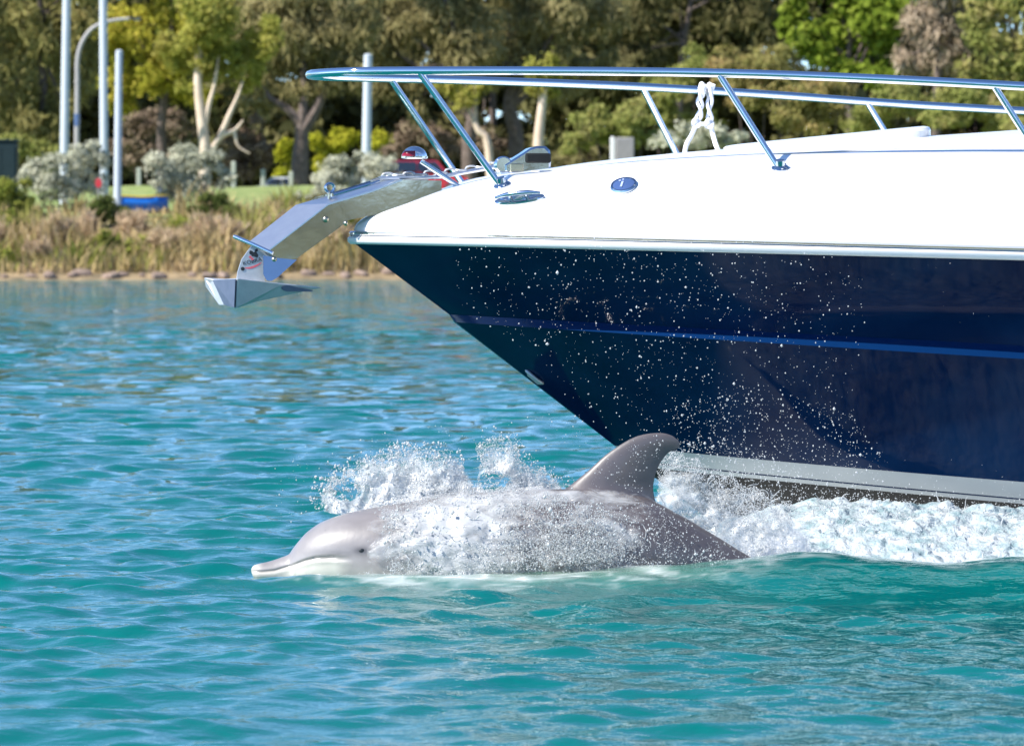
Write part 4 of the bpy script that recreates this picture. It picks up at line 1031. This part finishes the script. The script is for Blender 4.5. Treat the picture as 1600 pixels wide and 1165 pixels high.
# dark box at the left, small red and white markers, concrete block and post
M['darkbox'] = mat('dark_green_steel', (.010, .022, .025), .5, spec=.25, noise=(3, (.014, .028, .032), .25))
p = at(6, 220, 214); z0 = gz(p[0], 214)
box = thing('utility_cabinet', 'dark green steel cabinet standing above the fresh green shrub', 'cabinet', (p[0], 214, z0))
hgt = p[2] - z0
MB().box((0, 0, hgt / 2 - .1), (1.35, .9, hgt + .1), .05).build('casing', M['darkbox'], box); MB().box((0, 0, hgt), (1.5, 1.05, .12), .04).build('lid', M['darkbox'], box)
MB().box((.28, -.47, hgt / 2), (.62, .04, hgt * .8), .01).build('cabinet_door', M['darkbox'], box); MB().box((-.36, -.47, hgt / 2), (.62, .04, hgt * .8), .01).build('cabinet_door', M['darkbox'], box)
M['signred'] = mat('red_sign', (.55, .035, .045), .5, noise=(5, (.45, .03, .04), .2))
p = at(154, 286, 203.4); z0 = gz(p[0], 203.4); sg_ = thing('marker_post', 'small red disc sign on a short post by the grey saltbush', 'sign', (p[0], 203.4, z0))
MB().tube([(0, 0, -.2), (0, 0, p[2] - z0)], .035, 8).build('post', M['lamp_post'], sg_); MB().lathe([(.14, -.015), (.15, 0), (.14, .015)], 18, Matrix.Rotation(R(90), 3, 'X') @ Matrix.Diagonal((1, 1.5, 1)), (0, -.05, p[2] - z0)).build('disc', M['signred'], sg_)
M['whitepaint'] = mat('white_paint', (.75, .74, .72), .5, noise=(4, (.66, .65, .63), .25))
p = at(250, 297, 206.9); z0 = gz(p[0], 206.9); hz = p[2] - z0
cone = thing('marker_stake', 'thin stake with a small white pointed cap beside the blue dinghy', 'marker', (p[0], 206.9, z0))
MB().tube([(0, 0, -.2), (0, 0, hz)], .03, 8).build('stake', M['lamp_post'], cone); MB().lathe([(.15, hz - .05), (.16, hz), (.13, hz + .1), (.06, hz + .32), (.03, hz + .52), (.01, hz + .55)], 16).build('stake_cap', M['whitepaint'], cone)
M['concrete'] = mat('grey_concrete', (.27, .26, .26), .9, noise=(2.5, (.21, .20, .20), .25), bump=(8, .3, .02))
p = at(976, 218, 222); z0 = gz(p[0], 222); o = MB().box((0, 0, (p[2] - z0) / 2), (.95, .8, p[2] - z0 + .2), .05).build('concrete_block', M['concrete']); o.location = (p[0], 222, z0); tag(o, 'grey concrete block standing behind the foredeck crown', 'block')
p = at(957, 217, 220); z0 = gz(p[0], 220); o = MB().box((0, 0, (p[2] - z0) / 2), (.22, .22, p[2] - z0 + .2), .03).build('timber_post', M['whitepaint']); o.location = (p[0], 220, z0); tag(o, 'whitish post standing against the concrete block', 'post')

# blue dinghy pulled up on the bank
M['dinghy'] = mat('dinghy_blue', (.008, .13, .55), .35, noise=(3, (.012, .16, .62), .25)); M['yellow'] = mat('dinghy_yellow', (.50, .38, .05), .5)
Y = 206; p = at(226, 331, Y); z0 = gz(p[0], Y)
dg = thing('dinghy', 'blue dinghy with yellow gunwale lying on the bank between shrubs', 'dinghy', (p[0], Y, z0 + .02), R(8))
xs = np.linspace(-1.1, 1.1, 17); rows = []
for x in xs:
    u = (x + 1.1) / 2.2; b2 = .52 * (1 - max(0, (u - .55) / .45) ** 2.2) ** .7 if u > .55 else .52 - .06 * (.55 - u); b2 = max(b2, .01)
    sh_ = .74 + .12 * abs(u - .4); kz = .0 + .30 * max(0, u - .75) ** 1.3
    rows.append([(x, -b2, sh_), (x, -b2 * .92, sh_ * .5), (x, -b2 * .6, kz + .10), (x, 0, kz), (x, b2 * .6, kz + .10), (x, b2 * .92, sh_ * .5), (x, b2, sh_)])
V = sum(rows, []); Fs = [tuple(q) for q in grid_quads(17, 7)] + [tuple(range(7))]
dh = obj('hull', pymesh(V, Fs), M['dinghy'], dg); sd = dh.modifiers.new('solid', 'SOLIDIFY'); sd.thickness = .03; sd.offset = 0
MB().tube([r_[0] for r_ in rows] + [r_[6] for r_ in rows[::-1]], .05, 8).build('gunwale', M['yellow'], dg)
for x in (-.4, .3): MB().box((x, 0, .55), (.2, .92, .04), .01).build('thwart', M['timber'], dg)

# parked cars
M['tyre'] = mat('tyre', (.015, .015, .016), .8); M['glass'] = mat('car_glass', (.015, .02, .028), .05, coat=1); M['carlens'] = mat('car_lamp', (.5, .5, .48), .15)
def car(name, label, loc, rz, paint, L_, H_, W_, boxy):
    root = thing(name, label, 'car', loc, rz)
    h0 = .32
    roof = [(-.40, 0), (-.34 if boxy else -.26, 1), (.16 if boxy else .10, 1), (.27, .0)]     # cabin outline along the length
    belt = h0 + (H_ - h0) * .55
    def section(pts, inset):
        V = []; Fs = []
        n = len(pts)
        for y, k in ((-W_ / 2 + .06, .97), (-W_ / 2, 1), (W_ / 2, 1), (W_ / 2 - .06, .97)):
            V += [(x * k, y * (1 - inset * max(0, (z - belt) / (H_ - belt))), z) for x, z in pts]
        Fs = [tuple(q) for q in grid_quads(4, n, True)] + [tuple(range(n)), tuple(range(4 * n - 1, 3 * n - 1, -1))]
        return pymesh(V, Fs)
    h = L_ / 2
    body = [(-h, h0), (-h, belt - .12), (-h * .97, belt), (-h * .8, belt + .02), (h * .52, belt + .02), (h * .90, belt - .10), (h, belt - .26), (h, h0)]
    bo = obj('body', section(body, 0), paint, root, sharp=30)
    cab = [(roof[0][0] * L_, belt + .021)] + [(roof[1][0] * L_, H_ - .05), (roof[1][0] * L_ + .12, H_), (roof[2][0] * L_ - .1, H_), (roof[2][0] * L_, H_ - .05), (roof[3][0] * L_, belt + .021)]
    co = obj('cabin', section(cab, .16), paint, root, sharp=30)
    for y in (-1, 1):
        yb = y * (W_ / 2 + .004); yt = y * (W_ / 2 * (1 - .16 * .8) + .004)
        zb, zt = belt + .06, H_ - .12
        x0, x1, x2, x3 = roof[0][0] * L_ + .16, roof[1][0] * L_ + .12, roof[2][0] * L_ - .06, roof[3][0] * L_ - .16
        xm = (x0 + x3) / 2
        for a0, a1, c1, c0 in ((x0, x1, xm - .06, xm - .06), (xm + .03, xm + .03, x2, x3)):
            MB().prism([(a0, yb, zb), (a1, yt, zt), (c1, yt, zt), (c0, yb, zb)], (0, y * .01, 0)).build('window', M['glass'], co, smooth=False)
        for x in (-h * .62, h * .62):
            w = MB().lathe([(.20, -.1), (.31, -.09), (.33, -.05), (.33, .05), (.31, .09), (.20, .1)], 20, Matrix.Rotation(R(90), 3, 'X'), (x, y * (W_ / 2 - .08), .33)).build('wheel', M['tyre'], root)
            MB().lathe([(.20, -.02), (.19, .02), (.05, .03)], 14, Matrix.Rotation(R(90 * y), 3, 'X'), (x, y * (W_ / 2 + .01), .33)).build('rim', M['pole'], w)
    for x, m_ in ((h, 'carlens'), (-h, 'redlens')):
        for y in (-1, 1): MB().box((x, y * (W_ / 2 - .25), belt - .33), (.06, .32, .14), .02).build('headlight' if x > 0 else 'tail_light', M[m_], root)
    # windscreen and rear window
    for (xa, xb) in ((roof[3][0] * L_, roof[2][0] * L_), (roof[0][0] * L_, roof[1][0] * L_)):
        sg = 1 if xa > 0 else -1
        MB().prism([(xa * .985 + sg * .012, -W_ * .43, belt + .07), (xa * .985 + sg * .012, W_ * .43, belt + .07), (xb + sg * .045, W_ * .38, H_ - .1), (xb + sg * .045, -W_ * .38, H_ - .1)], (sg * .012, 0, .006)).build('windscreen', M['glass'], co, smooth=False)
    return root
M['red'] = mat('red_car_paint', (.52, .022, .035), .25, coat=.6, noise=(2, (.47, .02, .03), .3)); M['white'] = mat('white_car_paint', (.74, .75, .76), .25, coat=.6, noise=(2, (.70, .71, .72), .3))
p = at(660, 250, 224); z0 = gz(p[0], 224)
car('parked_car', 'red four wheel drive parked behind the grey saltbush', (p[0], 224, z0), R(4), M['red'], 4.5, 1.85, 1.8, True)
p = at(436, 285, 254); car('parked_car', 'small white car parked behind the dark forked trunk', (p[0], 254, gz(p[0], 254)), R(176), M['white'], 3.4, 1.48, 1.6, False)

# ------------------------------------------------------------------ splash, wake and flying drops
def spray_mat(name, alpha=1.0):
    m = bpy.data.materials.new(name); m.use_nodes = True
    nt = m.node_tree; n = nt.nodes; L = nt.links; p = n['Principled BSDF']
    p.inputs['Base Color'].default_value = (.72, .74, .75, 1); p.inputs['Roughness'].default_value = .12; p.inputs['IOR'].default_value = 1.33
    tr = n.new('ShaderNodeBsdfTranslucent'); tr.inputs['Color'].default_value = (.72, .74, .75, 1)
    mx = n.new('ShaderNodeMixShader'); mx.inputs[0].default_value = .5
    L.new(p.outputs[0], mx.inputs[1]); L.new(tr.outputs[0], mx.inputs[2]); L.new(mx.outputs[0], n['Material Output'].inputs['Surface'])
    return m
M['spray'] = spray_mat('white_spray')
OCT = np.array([(1, 0, 0), (-1, 0, 0), (0, 1, 0), (0, -1, 0), (0, 0, 1), (0, 0, -1)], float)
OF = np.array([(0, 2, 4), (2, 1, 4), (1, 3, 4), (3, 0, 4), (2, 0, 5), (1, 2, 5), (3, 1, 5), (0, 3, 5)])
def drops_mesh(name, P, r_, stretch=None):
    k = len(P); s = np.repeat(r_[:, None], 3, 1)
    if stretch is not None: s = s * stretch
    V = (P[:, None, :] + OCT[None] * s[:, None, :]).reshape(-1, 3)
    T = (np.arange(k)[:, None, None] * 6 + OF[None]).reshape(-1, 3)
    return np_mesh(name, V, None, T)
def in_poly(x, y, poly):
    c = np.zeros(len(x), bool); j = len(poly) - 1
    for i in range(len(poly)):
        xi, yi = poly[i]; xj, yj = poly[j]
        c ^= ((yi > y) != (yj > y)) & (x < (xj - xi) * (y - yi) / (yj - yi + 1e-9) + xi); j = i
    return c
def cloud(poly, n, Y0, Y1, seed, holes=(), freq=26, thr=-.15, rmin=.0009, rmax=.0032, big=.03, vfade=None, rag=7):
    """drops filling an upright slab of air: outline in photo pixels at the slab's own distance, Y0..Y1 its real depth"""
    r = np.random.default_rng(seed); q = np.array(poly); P = []; got = 0
    while got < n:
        m_ = n * 3
        x = r.uniform(q[:, 0].min() - 8, q[:, 0].max() + 8, m_); y = r.uniform(q[:, 1].min() - 8, q[:, 1].max() + 8, m_)
        jx = x + rag * noise3(np.stack([x / 9, y / 9, 0 * x], 1), seed) + (rag - 7) * 1.5 * noise3(np.stack([x / 30, y / 24, 0 * x], 1), seed + 2); jy = y + 9 * noise3(np.stack([x / 9, y / 9, 0 * x + 5], 1), seed)
        k = in_poly(jx, jy, poly)
        for hx, hy, ha, hb in holes: k &= ((jx - hx) / ha) ** 2 + ((jy - hy) / hb) ** 2 > 1
        Yd = r.uniform(Y0, Y1, m_)
        w = at_arr(x, y, Yd)
        nz = fbm(w * (np.array(freq) if isinstance(freq, tuple) else np.array([freq, freq * .7, freq * .75])), 4, seed, .6)
        k &= nz > thr + .30 * (r.random(m_) - .5)
        if vfade is not None: k &= r.random(m_) < np.clip(np.interp(y, [vfade[0], vfade[1]], [vfade[2], 1]), 0, 1)
        P.append(w[k]); got += k.sum()
    P = np.concatenate(P)[:n]
    rad = rmin + (rmax - rmin) * r.random(len(P)) ** 3; b = r.random(len(P)) < big; rad[b] *= 1.9
    return P, rad
def at_arr(px, py, Y): return np.stack([(px - 800) / FPX * Y, Y, CAM_H + (HORIZON - py) / FPX * Y], 1)
def strands(n, poly, Y0, Y1, seed, length=.06, rad=.0016, updir=(0, 0, 1)):
    """thin curling threads of water"""
    r = np.random.default_rng(seed); q = np.array(poly); V = []; T = []; k0 = 0
    while n > 0:
        x = r.uniform(q[:, 0].min(), q[:, 0].max(), 60); y = r.uniform(q[:, 1].min(), q[:, 1].max(), 60)
        for px, py in zip(x, y):
            if n <= 0 or not in_poly(np.array([px]), np.array([py]), poly)[0]: continue
            n -= 1
            p = at(px, py, r.uniform(Y0, Y1)); d = np.array(updir, float) * r.uniform(.2, 1) + r.normal(size=3) * .7; d /= np.linalg.norm(d)
            pts = [p]; L_ = length * r.uniform(.4, 1.4)
            for i in range(7):
                d = d + r.normal(size=3) * .33 + np.array([0, 0, -.06]); d /= np.linalg.norm(d); p = p + d * L_ / 7; pts.append(p)
            rr_ = rad * r.uniform(.5, 1.5) * np.array([.5, .8, 1.2, 1, .8, 1, .7, .9])
            a, _ = tube_vf(pts, rr_, 4, False); V.append(a); T.append(grid_quads(8, 4, True) + k0); k0 += len(a)
    return np.concatenate(V), np.concatenate(T)

CROWN = [(516, 792), (500, 772), (512, 748), (542, 736), (562, 718), (600, 704), (640, 700), (690, 704), (716, 714), (724, 748), (746, 770), (720, 790), (600, 802)]
CROWN2 = [(736, 776), (752, 742), (746, 702), (774, 676), (800, 686), (816, 720), (850, 735), (878, 760), (884, 776), (830, 792), (780, 790)]
FLANK = [(604, 806), (680, 786), (770, 782), (880, 778), (960, 792), (1020, 820), (1030, 850), (960, 872), (860, 884), (720, 898), (640, 902), (604, 884), (600, 840)]
BEHIND = [(1024, 728), (1058, 702), (1096, 722), (1190, 764), (1240, 800), (1230, 885), (1170, 880), (1110, 845), (1060, 800), (1024, 778)]
def splash(name, label, parts, threads):
    P = []; Rr = []
    for p, r_ in parts: P.append(p); Rr.append(r_)
    P = np.concatenate(P); Rr = np.concatenate(Rr); r = np.random.default_rng(len(P))
    st = np.stack([.8 + .4 * r.random(len(P)), .8 + .4 * r.random(len(P)), .8 + .8 * r.random(len(P))], 1)
    o = obj(name, drops_mesh(name, P, Rr, st), M['spray'], sharp=None)
    tag(o, label, 'splash', kind='stuff')
    if threads:
        V = []; T = []; k = 0
        for v, t in threads: V.append(v); T.append(t + k); k += len(v)
        t_o = obj('water_thread', np_mesh('water_thread', np.concatenate(V), np.concatenate(T)), M['spray'], o, sharp=None); t_o['kind'] = 'stuff'

splash('head_splash', 'white splash thrown up over the dolphin head and back',
       [cloud(CROWN, 16000, 15.98, 16.3, 1, holes=((541, 765, 20, 15), (572, 772, 9, 12)), thr=-.16, vfade=(700, 752, .30), freq=(30, 20, 15), rmin=.0007, rmax=.0026),
        cloud([(484, 790), (484, 752), (506, 738), (560, 706), (610, 694), (690, 694), (726, 704), (726, 750), (640, 760), (560, 760), (520, 800)], 1100, 15.9, 16.35, 2, thr=-.05, freq=18, rmin=.0012, rmax=.0052, big=.10),
        cloud([(430, 700), (520, 690), (700, 660), (720, 690), (560, 720), (480, 800), (440, 830), (420, 800)], 90, 15.8, 16.4, 3, thr=-1, rmin=.001, rmax=.0035),
        cloud(CROWN2, 8500, 16.0, 16.3, 4, holes=((772, 752, 22, 13),), thr=-.04, vfade=(676, 740, .3), freq=(32, 20, 18), rmin=.0007, rmax=.0026),
        cloud([(740, 700), (775, 664), (812, 680), (830, 715), (890, 745), (900, 770), (760, 745)], 420, 15.95, 16.35, 5, thr=-.1, rmin=.0013, rmax=.0046, big=.1),
        cloud([(700, 640), (900, 650), (930, 700), (830, 700), (700, 690)], 60, 15.9, 16.4, 6, thr=-1, rmin=.001, rmax=.0035)],
       [strands(90, CROWN, 15.98, 16.25, 7, .04, .0009), strands(60, CROWN2, 16.0, 16.25, 8, .04, .0009)])
splash('flank_splash', 'white churned water streaming over the dolphin flank',
       [cloud(FLANK, 8500, 15.66, 15.82, 9, rag=20, thr=.15, freq=(4, 8, 9), rmin=.0007, rmax=.0028),
        cloud([(600, 838), (780, 832), (1000, 838), (1010, 866), (860, 886), (700, 905), (580, 908), (592, 868)], 5500, 15.60, 15.78, 10, rag=22, thr=.12, freq=(4, 8, 10), rmin=.0007, rmax=.0026),
        cloud([(860, 790), (1020, 785), (1120, 838), (1190, 880), (1010, 874), (900, 850)], 1500, 15.72, 15.9, 29, thr=.05, freq=(7, 9, 12), rmin=.0007, rmax=.003),
        cloud([(590, 806), (600, 770), (700, 752), (780, 756), (880, 768), (880, 800), (760, 812), (660, 822)], 6000, 15.76, 15.98, 39, rag=14, thr=.05, freq=(6, 9, 9), rmin=.0007, rmax=.0028),
        cloud([(520, 904), (560, 893), (640, 890), (900, 880), (1060, 868), (1180, 880), (1060, 882), (900, 892), (700, 908), (560, 912)], 2200, 15.66, 15.82, 40, rag=10, thr=.0, freq=(8, 9, 12), rmin=.0008, rmax=.003),
        cloud([(905, 760), (950, 715), (1000, 685), (1045, 684), (1020, 730), (1015, 770)], 160, 15.91, 15.96, 41, thr=-.2, freq=9, rmin=.0008, rmax=.003),
        cloud(FLANK, 900, 15.62, 15.82, 19, thr=.0, freq=(4, 8, 9), rmin=.0016, rmax=.0052, big=.08)],
       [strands(110, FLANK, 15.64, 15.80, 11, .05, .0010, (1, 0, .2))])
splash('fin_splash', 'water curtain curling up behind the dorsal fin',
       [cloud(BEHIND, 12000, 16.15, 16.6, 12, thr=.0, freq=(16, 12, 12), rmin=.0007, rmax=.0027), cloud([(1040, 690), (1120, 680), (1260, 740), (1250, 800), (1100, 760)], 700, 16.1, 16.7, 13, thr=-.3, rmin=.0010, rmax=.0036, big=.08)],
       [strands(120, BEHIND, 16.12, 16.6, 14, .06, .0010, (.5, 0, .7))])
# thin sheets of aerated water that carry the drops
def veil_mat(name, scale, stretch, lo, hi):
    m = bpy.data.materials.new(name); m.use_nodes = True
    nt = m.node_tree; n = nt.nodes; L = nt.links; n.remove(n['Principled BSDF'])
    tc = n.new('ShaderNodeTexCoord'); mp = n.new('ShaderNodeMapping'); mp.inputs['Scale'].default_value = stretch; L.new(tc.outputs['Object'], mp.inputs['Vector'])
    t = n.new('ShaderNodeTexNoise'); t.inputs['Scale'].default_value = scale; t.inputs['Detail'].default_value = 9; t.inputs['Roughness'].default_value = .68; t.inputs['Distortion'].default_value = .8
    L.new(mp.outputs[0], t.inputs['Vector'])
    a = n.new('ShaderNodeAttribute'); a.attribute_name = 'edge'
    ad = n.new('ShaderNodeMath'); ad.operation = 'MULTIPLY_ADD'; ad.inputs[1].default_value = .55; L.new(a.outputs['Fac'], ad.inputs[0]); L.new(t.outputs['Fac'], ad.inputs[2])
    mr = n.new('ShaderNodeMapRange'); mr.inputs['From Min'].default_value = lo; mr.inputs['From Max'].default_value = hi; L.new(ad.outputs[0], mr.inputs['Value'])
    mu = n.new('ShaderNodeMath'); mu.operation = 'MULTIPLY'; mu.use_clamp = True; L.new(mr.outputs[0], mu.inputs[0])
    st = n.new('ShaderNodeMapRange'); st.inputs['From Max'].default_value = .12; L.new(a.outputs['Fac'], st.inputs['Value']); L.new(st.outputs[0], mu.inputs[1])
    d = n.new('ShaderNodeBsdfDiffuse'); d.inputs['Color'].default_value = (.74, .76, .77, 1); tr = n.new('ShaderNodeBsdfTranslucent'); tr.inputs['Color'].default_value = (.74, .76, .77, 1)
    gl = n.new('ShaderNodeBsdfGlossy'); gl.inputs['Roughness'].default_value = .15
    b = n.new('ShaderNodeBump'); b.inputs['Strength'].default_value = .8; b.inputs['Distance'].default_value = .012; L.new(t.outputs['Fac'], b.inputs['Height']); L.new(b.outputs['Normal'], d.inputs['Normal']); L.new(b.outputs['Normal'], gl.inputs['Normal'])
    m1 = n.new('ShaderNodeMixShader'); m1.inputs[0].default_value = .45; L.new(d.outputs[0], m1.inputs[1]); L.new(tr.outputs[0], m1.inputs[2])
    m2 = n.new('ShaderNodeMixShader'); m2.inputs[0].default_value = .08; L.new(m1.outputs[0], m2.inputs[1]); L.new(gl.outputs[0], m2.inputs[2])
    tp = n.new('ShaderNodeBsdfTransparent'); m3 = n.new('ShaderNodeMixShader')
    L.new(mu.outputs[0], m3.inputs[0]); L.new(tp.outputs[0], m3.inputs[1]); L.new(m2.outputs[0], m3.inputs[2]); L.new(m3.outputs[0], n['Material Output'].inputs['Surface'])
    return m
def veil(name, parent, V, n, m_, edge, material):
    me = np_mesh(name, V, grid_quads(n, m_)); a = me.attributes.new('edge', 'FLOAT', 'POINT'); a.data.foreach_set('value', np.clip(edge, 0, 1).astype(np.float32))
    o = obj(name, me, material, parent, sharp=None); o['kind'] = 'stuff'
def fan(name, parent, top, base, Y0, Y1, seed, material, holes=(), n=112, m_=56, dens=1.0):
    """an upright rumpled sheet from the base line to the top line"""
    top = np.array(top, float); base = np.array(base, float)
    px = np.linspace(top[0, 0], top[-1, 0], n); v = np.linspace(0, 1, m_)
    yt = np.interp(px, top[:, 0], top[:, 1]); yb = np.interp(px, base[:, 0], base[:, 1])
    PX, VV = np.meshgrid(px, v, indexing='ij'); PY = yb[:, None] + (yt - yb)[:, None] * VV
    q = np.stack([PX.ravel() / 40, PY.ravel() / 40, 0 * PX.ravel() + seed], 1)
    YD = Y0 + (Y1 - Y0) * VV.ravel() + .07 * fbm(q, 3, seed); PX = PX.ravel() + 6 * fbm(q * 2, 2, seed + 3)
    u = np.repeat(np.linspace(0, 1, n), m_); vv = VV.ravel()
    e = np.clip(np.minimum(u, 1 - u) / .10, 0, 1) * np.clip((1 - vv) / .62, 0, 1) * np.clip(vv / .05, 0, 1) * dens
    for hx, hy, ha, hb in holes: e = e * np.clip((((PX - hx) / ha) ** 2 + ((PY.ravel() - hy) / hb) ** 2 - .8) / 1.2, 0, 1)
    veil(name, parent, at_arr(PX, PY.ravel(), YD), n, m_, e, material)
M['veil_up'] = veil_mat('rising_water_sheet', 24, (1.0, 1.0, .42), .70, 1.02)
M['veil_side'] = veil_mat('streaming_water_sheet', 13, (.45, 1, 1.0), .62, .96)
hs = bpy.data.objects['head_splash']; fs_ = bpy.data.objects['flank_splash']; bs = bpy.data.objects['fin_splash']
ct = [(496, 752), (516, 735), (545, 722), (565, 706), (600, 694), (640, 688), (690, 692), (720, 700), (738, 742), (752, 770)]; cb = [(496, 800), (540, 806), (600, 800), (680, 790), (752, 784)]
fan('water_sheet', hs, ct, cb, 16.04, 16.12, 71, M['veil_up'], ((541, 765, 20, 15), (572, 772, 9, 12)), dens=1.15)
fan('water_sheet', hs, ct, cb, 16.14, 16.26, 72, M['veil_up'], ((541, 765, 20, 15),), dens=.9)
c2t = [(736, 760), (750, 715), (760, 680), (776, 664), (800, 672), (818, 706), (850, 725), (880, 752), (892, 766)]; c2b = [(736, 786), (892, 784)]
fan('water_sheet', hs, c2t, c2b, 16.06, 16.16, 73, M['veil_up'], ((772, 752, 22, 13),), dens=1.05)
bt = [(1016, 730), (1050, 696), (1070, 698), (1100, 712), (1190, 750), (1250, 782), (1280, 800)]; bb = [(1016, 790), (1060, 812), (1110, 850), (1170, 884), (1280, 892)]
fan('water_sheet', bs, bt, bb, 16.32, 16.5, 74, M['veil_side'], dens=.72); fan('water_sheet', bs, bt, bb, 16.2, 16.36, 75, M['veil_up'], dens=.5)
# film of broken water hugging the flank: follows the girth of the body a few centimetres off the skin
n_, m_ = 190, 70
px = np.linspace(570, 1075, n_); th = np.linspace(R(98), R(-52), m_)
tpy = np.interp(px, [540, 580, 640, 720, 800, 900, 1000, 1060, 1080], [801, 792, 783, 772, 766, 764, 775, 803, 815]); btm = np.interp(px, [540, 640, 800, 1000, 1080], [932, 955, 975, 973, 968]); hwd = np.interp(px, [540, 580, 640, 720, 800, 900, 1000, 1080], [.155, .18, .205, .225, .232, .225, .20, .15])
TH = np.repeat(th[None], n_, 0); cen = ((tpy + btm) / 2)[:, None]; hh = ((btm - tpy) / 2)[:, None] / 430
off = .018 + .03 * np.abs(fbm(np.stack([np.repeat(px[:, None] / 45, m_, 1).ravel(), TH.ravel() * 3, 0 * TH.ravel()], 1), 3, 80)).reshape(TH.shape)
lx = np.repeat(((px - 800) / 430)[:, None], m_, 1); ly = -(hwd[:, None] + off) * np.cos(TH); lz = (898 - cen) / 430 + (hh + off * .6) * np.sin(TH)
ca, sa = math.cos(R(4)), math.sin(R(4)); V = np.stack([lx * ca - ly * sa, 16 + lx * sa + ly * ca, lz], -1).reshape(-1, 3)
U = np.repeat(np.linspace(0, 1, n_)[:, None], m_, 1); W_ = np.repeat(np.linspace(0, 1, m_)[None], n_, 0)
edge = np.clip((U + .10 * fbm(np.stack([W_.ravel() * 5, U.ravel() * 6, 0 * U.ravel()], 1), 3, 91).reshape(U.shape)) / .24, 0, 1) * np.clip((1 - U) / .25, 0, 1) * np.clip(W_ / .22, 0, 1) * np.interp(U, [0, .15, .36, .48, .62, .8, 1], [.8, 1, .85, .45, .42, .5, .2])
veil('water_film', fs_, V, n_, m_, edge.ravel(), M['veil_side'])

# drops in the air in front of the navy hull
r = np.random.default_rng(90)
A1 = cloud([(700, 385), (1000, 372), (1330, 380), (1360, 480), (1330, 640), (1340, 740), (1060, 700), (960, 690), (870, 600), (720, 470)], 1500, 16.4, 17.0, 15, thr=-.3, freq=3, rmin=.0008, rmax=.0034, big=.05)
A2 = cloud([(1040, 640), (1180, 600), (1330, 640), (1390, 720), (1380, 790), (1200, 760), (1070, 705)], 900, 16.4, 16.9, 16, thr=-.3, freq=4, rmin=.0008, rmax=.0032, big=.05)
A3 = cloud([(830, 120), (1000, 100), (1330, 130), (1500, 330), (1560, 560), (1300, 350), (900, 330)], 160, 16.4, 17.0, 17, thr=-.2, freq=4, rmin=.0006, rmax=.002)
splash('spray_drops', 'scattered water drops flying in front of the navy hull', [A1, A2, A3], None)

# breaking bow wave along the hull: a lumpy white sheet, with drops thrown from its crest
def build_wake():
    nx, nq = 430, 100
    X = np.linspace(.62, 5.2, nx); q = np.linspace(0, 1, nq)
    XX, QQ = np.meshgrid(X, q, indexing='ij')
    yf = 16.30 - .045 * XX + .05 * np.sin(XX * 3.1); yb = 17.45 - .02 * XX
    YY = yf + (yb - yf) * QQ
    top = np.interp(XX, [.62, .8, 1.0, 1.3, 2.0, 3.0, 5.2], [.02, .11, .18, .205, .17, .125, .10])
    prof = np.sin(np.clip(QQ * 1.35, 0, 1) * math.pi / 2) ** .8 * (1 - .35 * np.clip((QQ - .75) / .25, 0, 1))
    ZZ = -.06 + (top + .06) * prof
    p = np.stack([XX, YY, ZZ], -1).reshape(-1, 3)
    b1 = np.abs(fbm(p * np.array([6, 6, 6]), 3, 41)); b2 = np.abs(fbm(p * 19, 3, 42)); b3 = fbm(p * 60, 2, 43)
    d = (.055 * b1 + .020 * b2 + .010 * b3 - .015).reshape(XX.shape) * np.clip(QQ / .08, 0, 1) * np.clip((XX - .62) / .2, 0, 1)
    fing = np.maximum(0, noise3(np.stack([XX.ravel() * 22, XX.ravel() * 0, XX.ravel() * 0], 1), 44)).reshape(XX.shape) * np.exp(-((QQ - .72) / .06) ** 2) * .016
    V = np.stack([XX + .4 * d, YY - .6 * d, ZZ + d * .8 + fing], -1).reshape(-1, 3)
    o = obj('wake_foam', np_mesh('wake_foam', V, grid_quads(nx, nq)), M['foam'], sharp=None)
    tag(o, 'white foaming bow wave running along the black bottom of the motorboat', 'wake', kind='stuff')
    r = np.random.default_rng(45); k = 18000
    i = r.integers(0, nx, k); j = np.clip((r.normal(.52, .30, k) * nq).astype(int), 2, nq - 3)
    base = V.reshape(nx, nq, 3)[i, j]
    h = r.exponential(.03, k) * (noise3(np.stack([base[:, 0] * 14, base[:, 0] * 0, base[:, 1] * 6], 1), 46) * .9 + .7).clip(.05, 2)
    P = base + np.stack([r.normal(size=k) * .012, r.normal(size=k) * .02 - .01, h], 1)
    rad = .0008 + .0027 * r.random(k) ** 3
    d_o = obj('crest_drops', drops_mesh('crest_drops', P, rad), M['spray'], o, sharp=None); d_o['kind'] = 'stuff'
    Vs, Ts = [], []; k0 = 0
    for a in range(300):
        i_, j_ = r.integers(10, nx - 10), int(np.clip(r.normal(.6, .22), .05, .95) * (nq - 1)); p = V.reshape(nx, nq, 3)[i_, j_].copy()
        d_ = np.array([r.normal() * .4, -.3, 1.0]) + r.normal(size=3) * .3; d_ /= np.linalg.norm(d_); L_ = r.uniform(.02, .075); pts = [p - d_ * .01]
        for s_ in range(6): d_ = d_ + r.normal(size=3) * .25 + np.array([0, 0, -.12]); d_ /= np.linalg.norm(d_); p = p + d_ * L_ / 6; pts.append(p)
        v, _ = tube_vf(pts, .0019 * r.uniform(.5, 1.3) * np.array([1.6, 1.2, 1, .8, .7, .6, .8]), 4, False); Vs.append(v); Ts.append(grid_quads(7, 4, True) + k0); k0 += len(v)
    t_o = obj('crest_thread', np_mesh('crest_thread', np.concatenate(Vs), np.concatenate(Ts)), M['spray'], o, sharp=None); t_o['kind'] = 'stuff'
M['foam'] = mat('sea_foam', (.50, .53, .54), .5, noise=(13, (.20, .29, .31), .16), bump=(34, 1.0, .02))
build_wake()
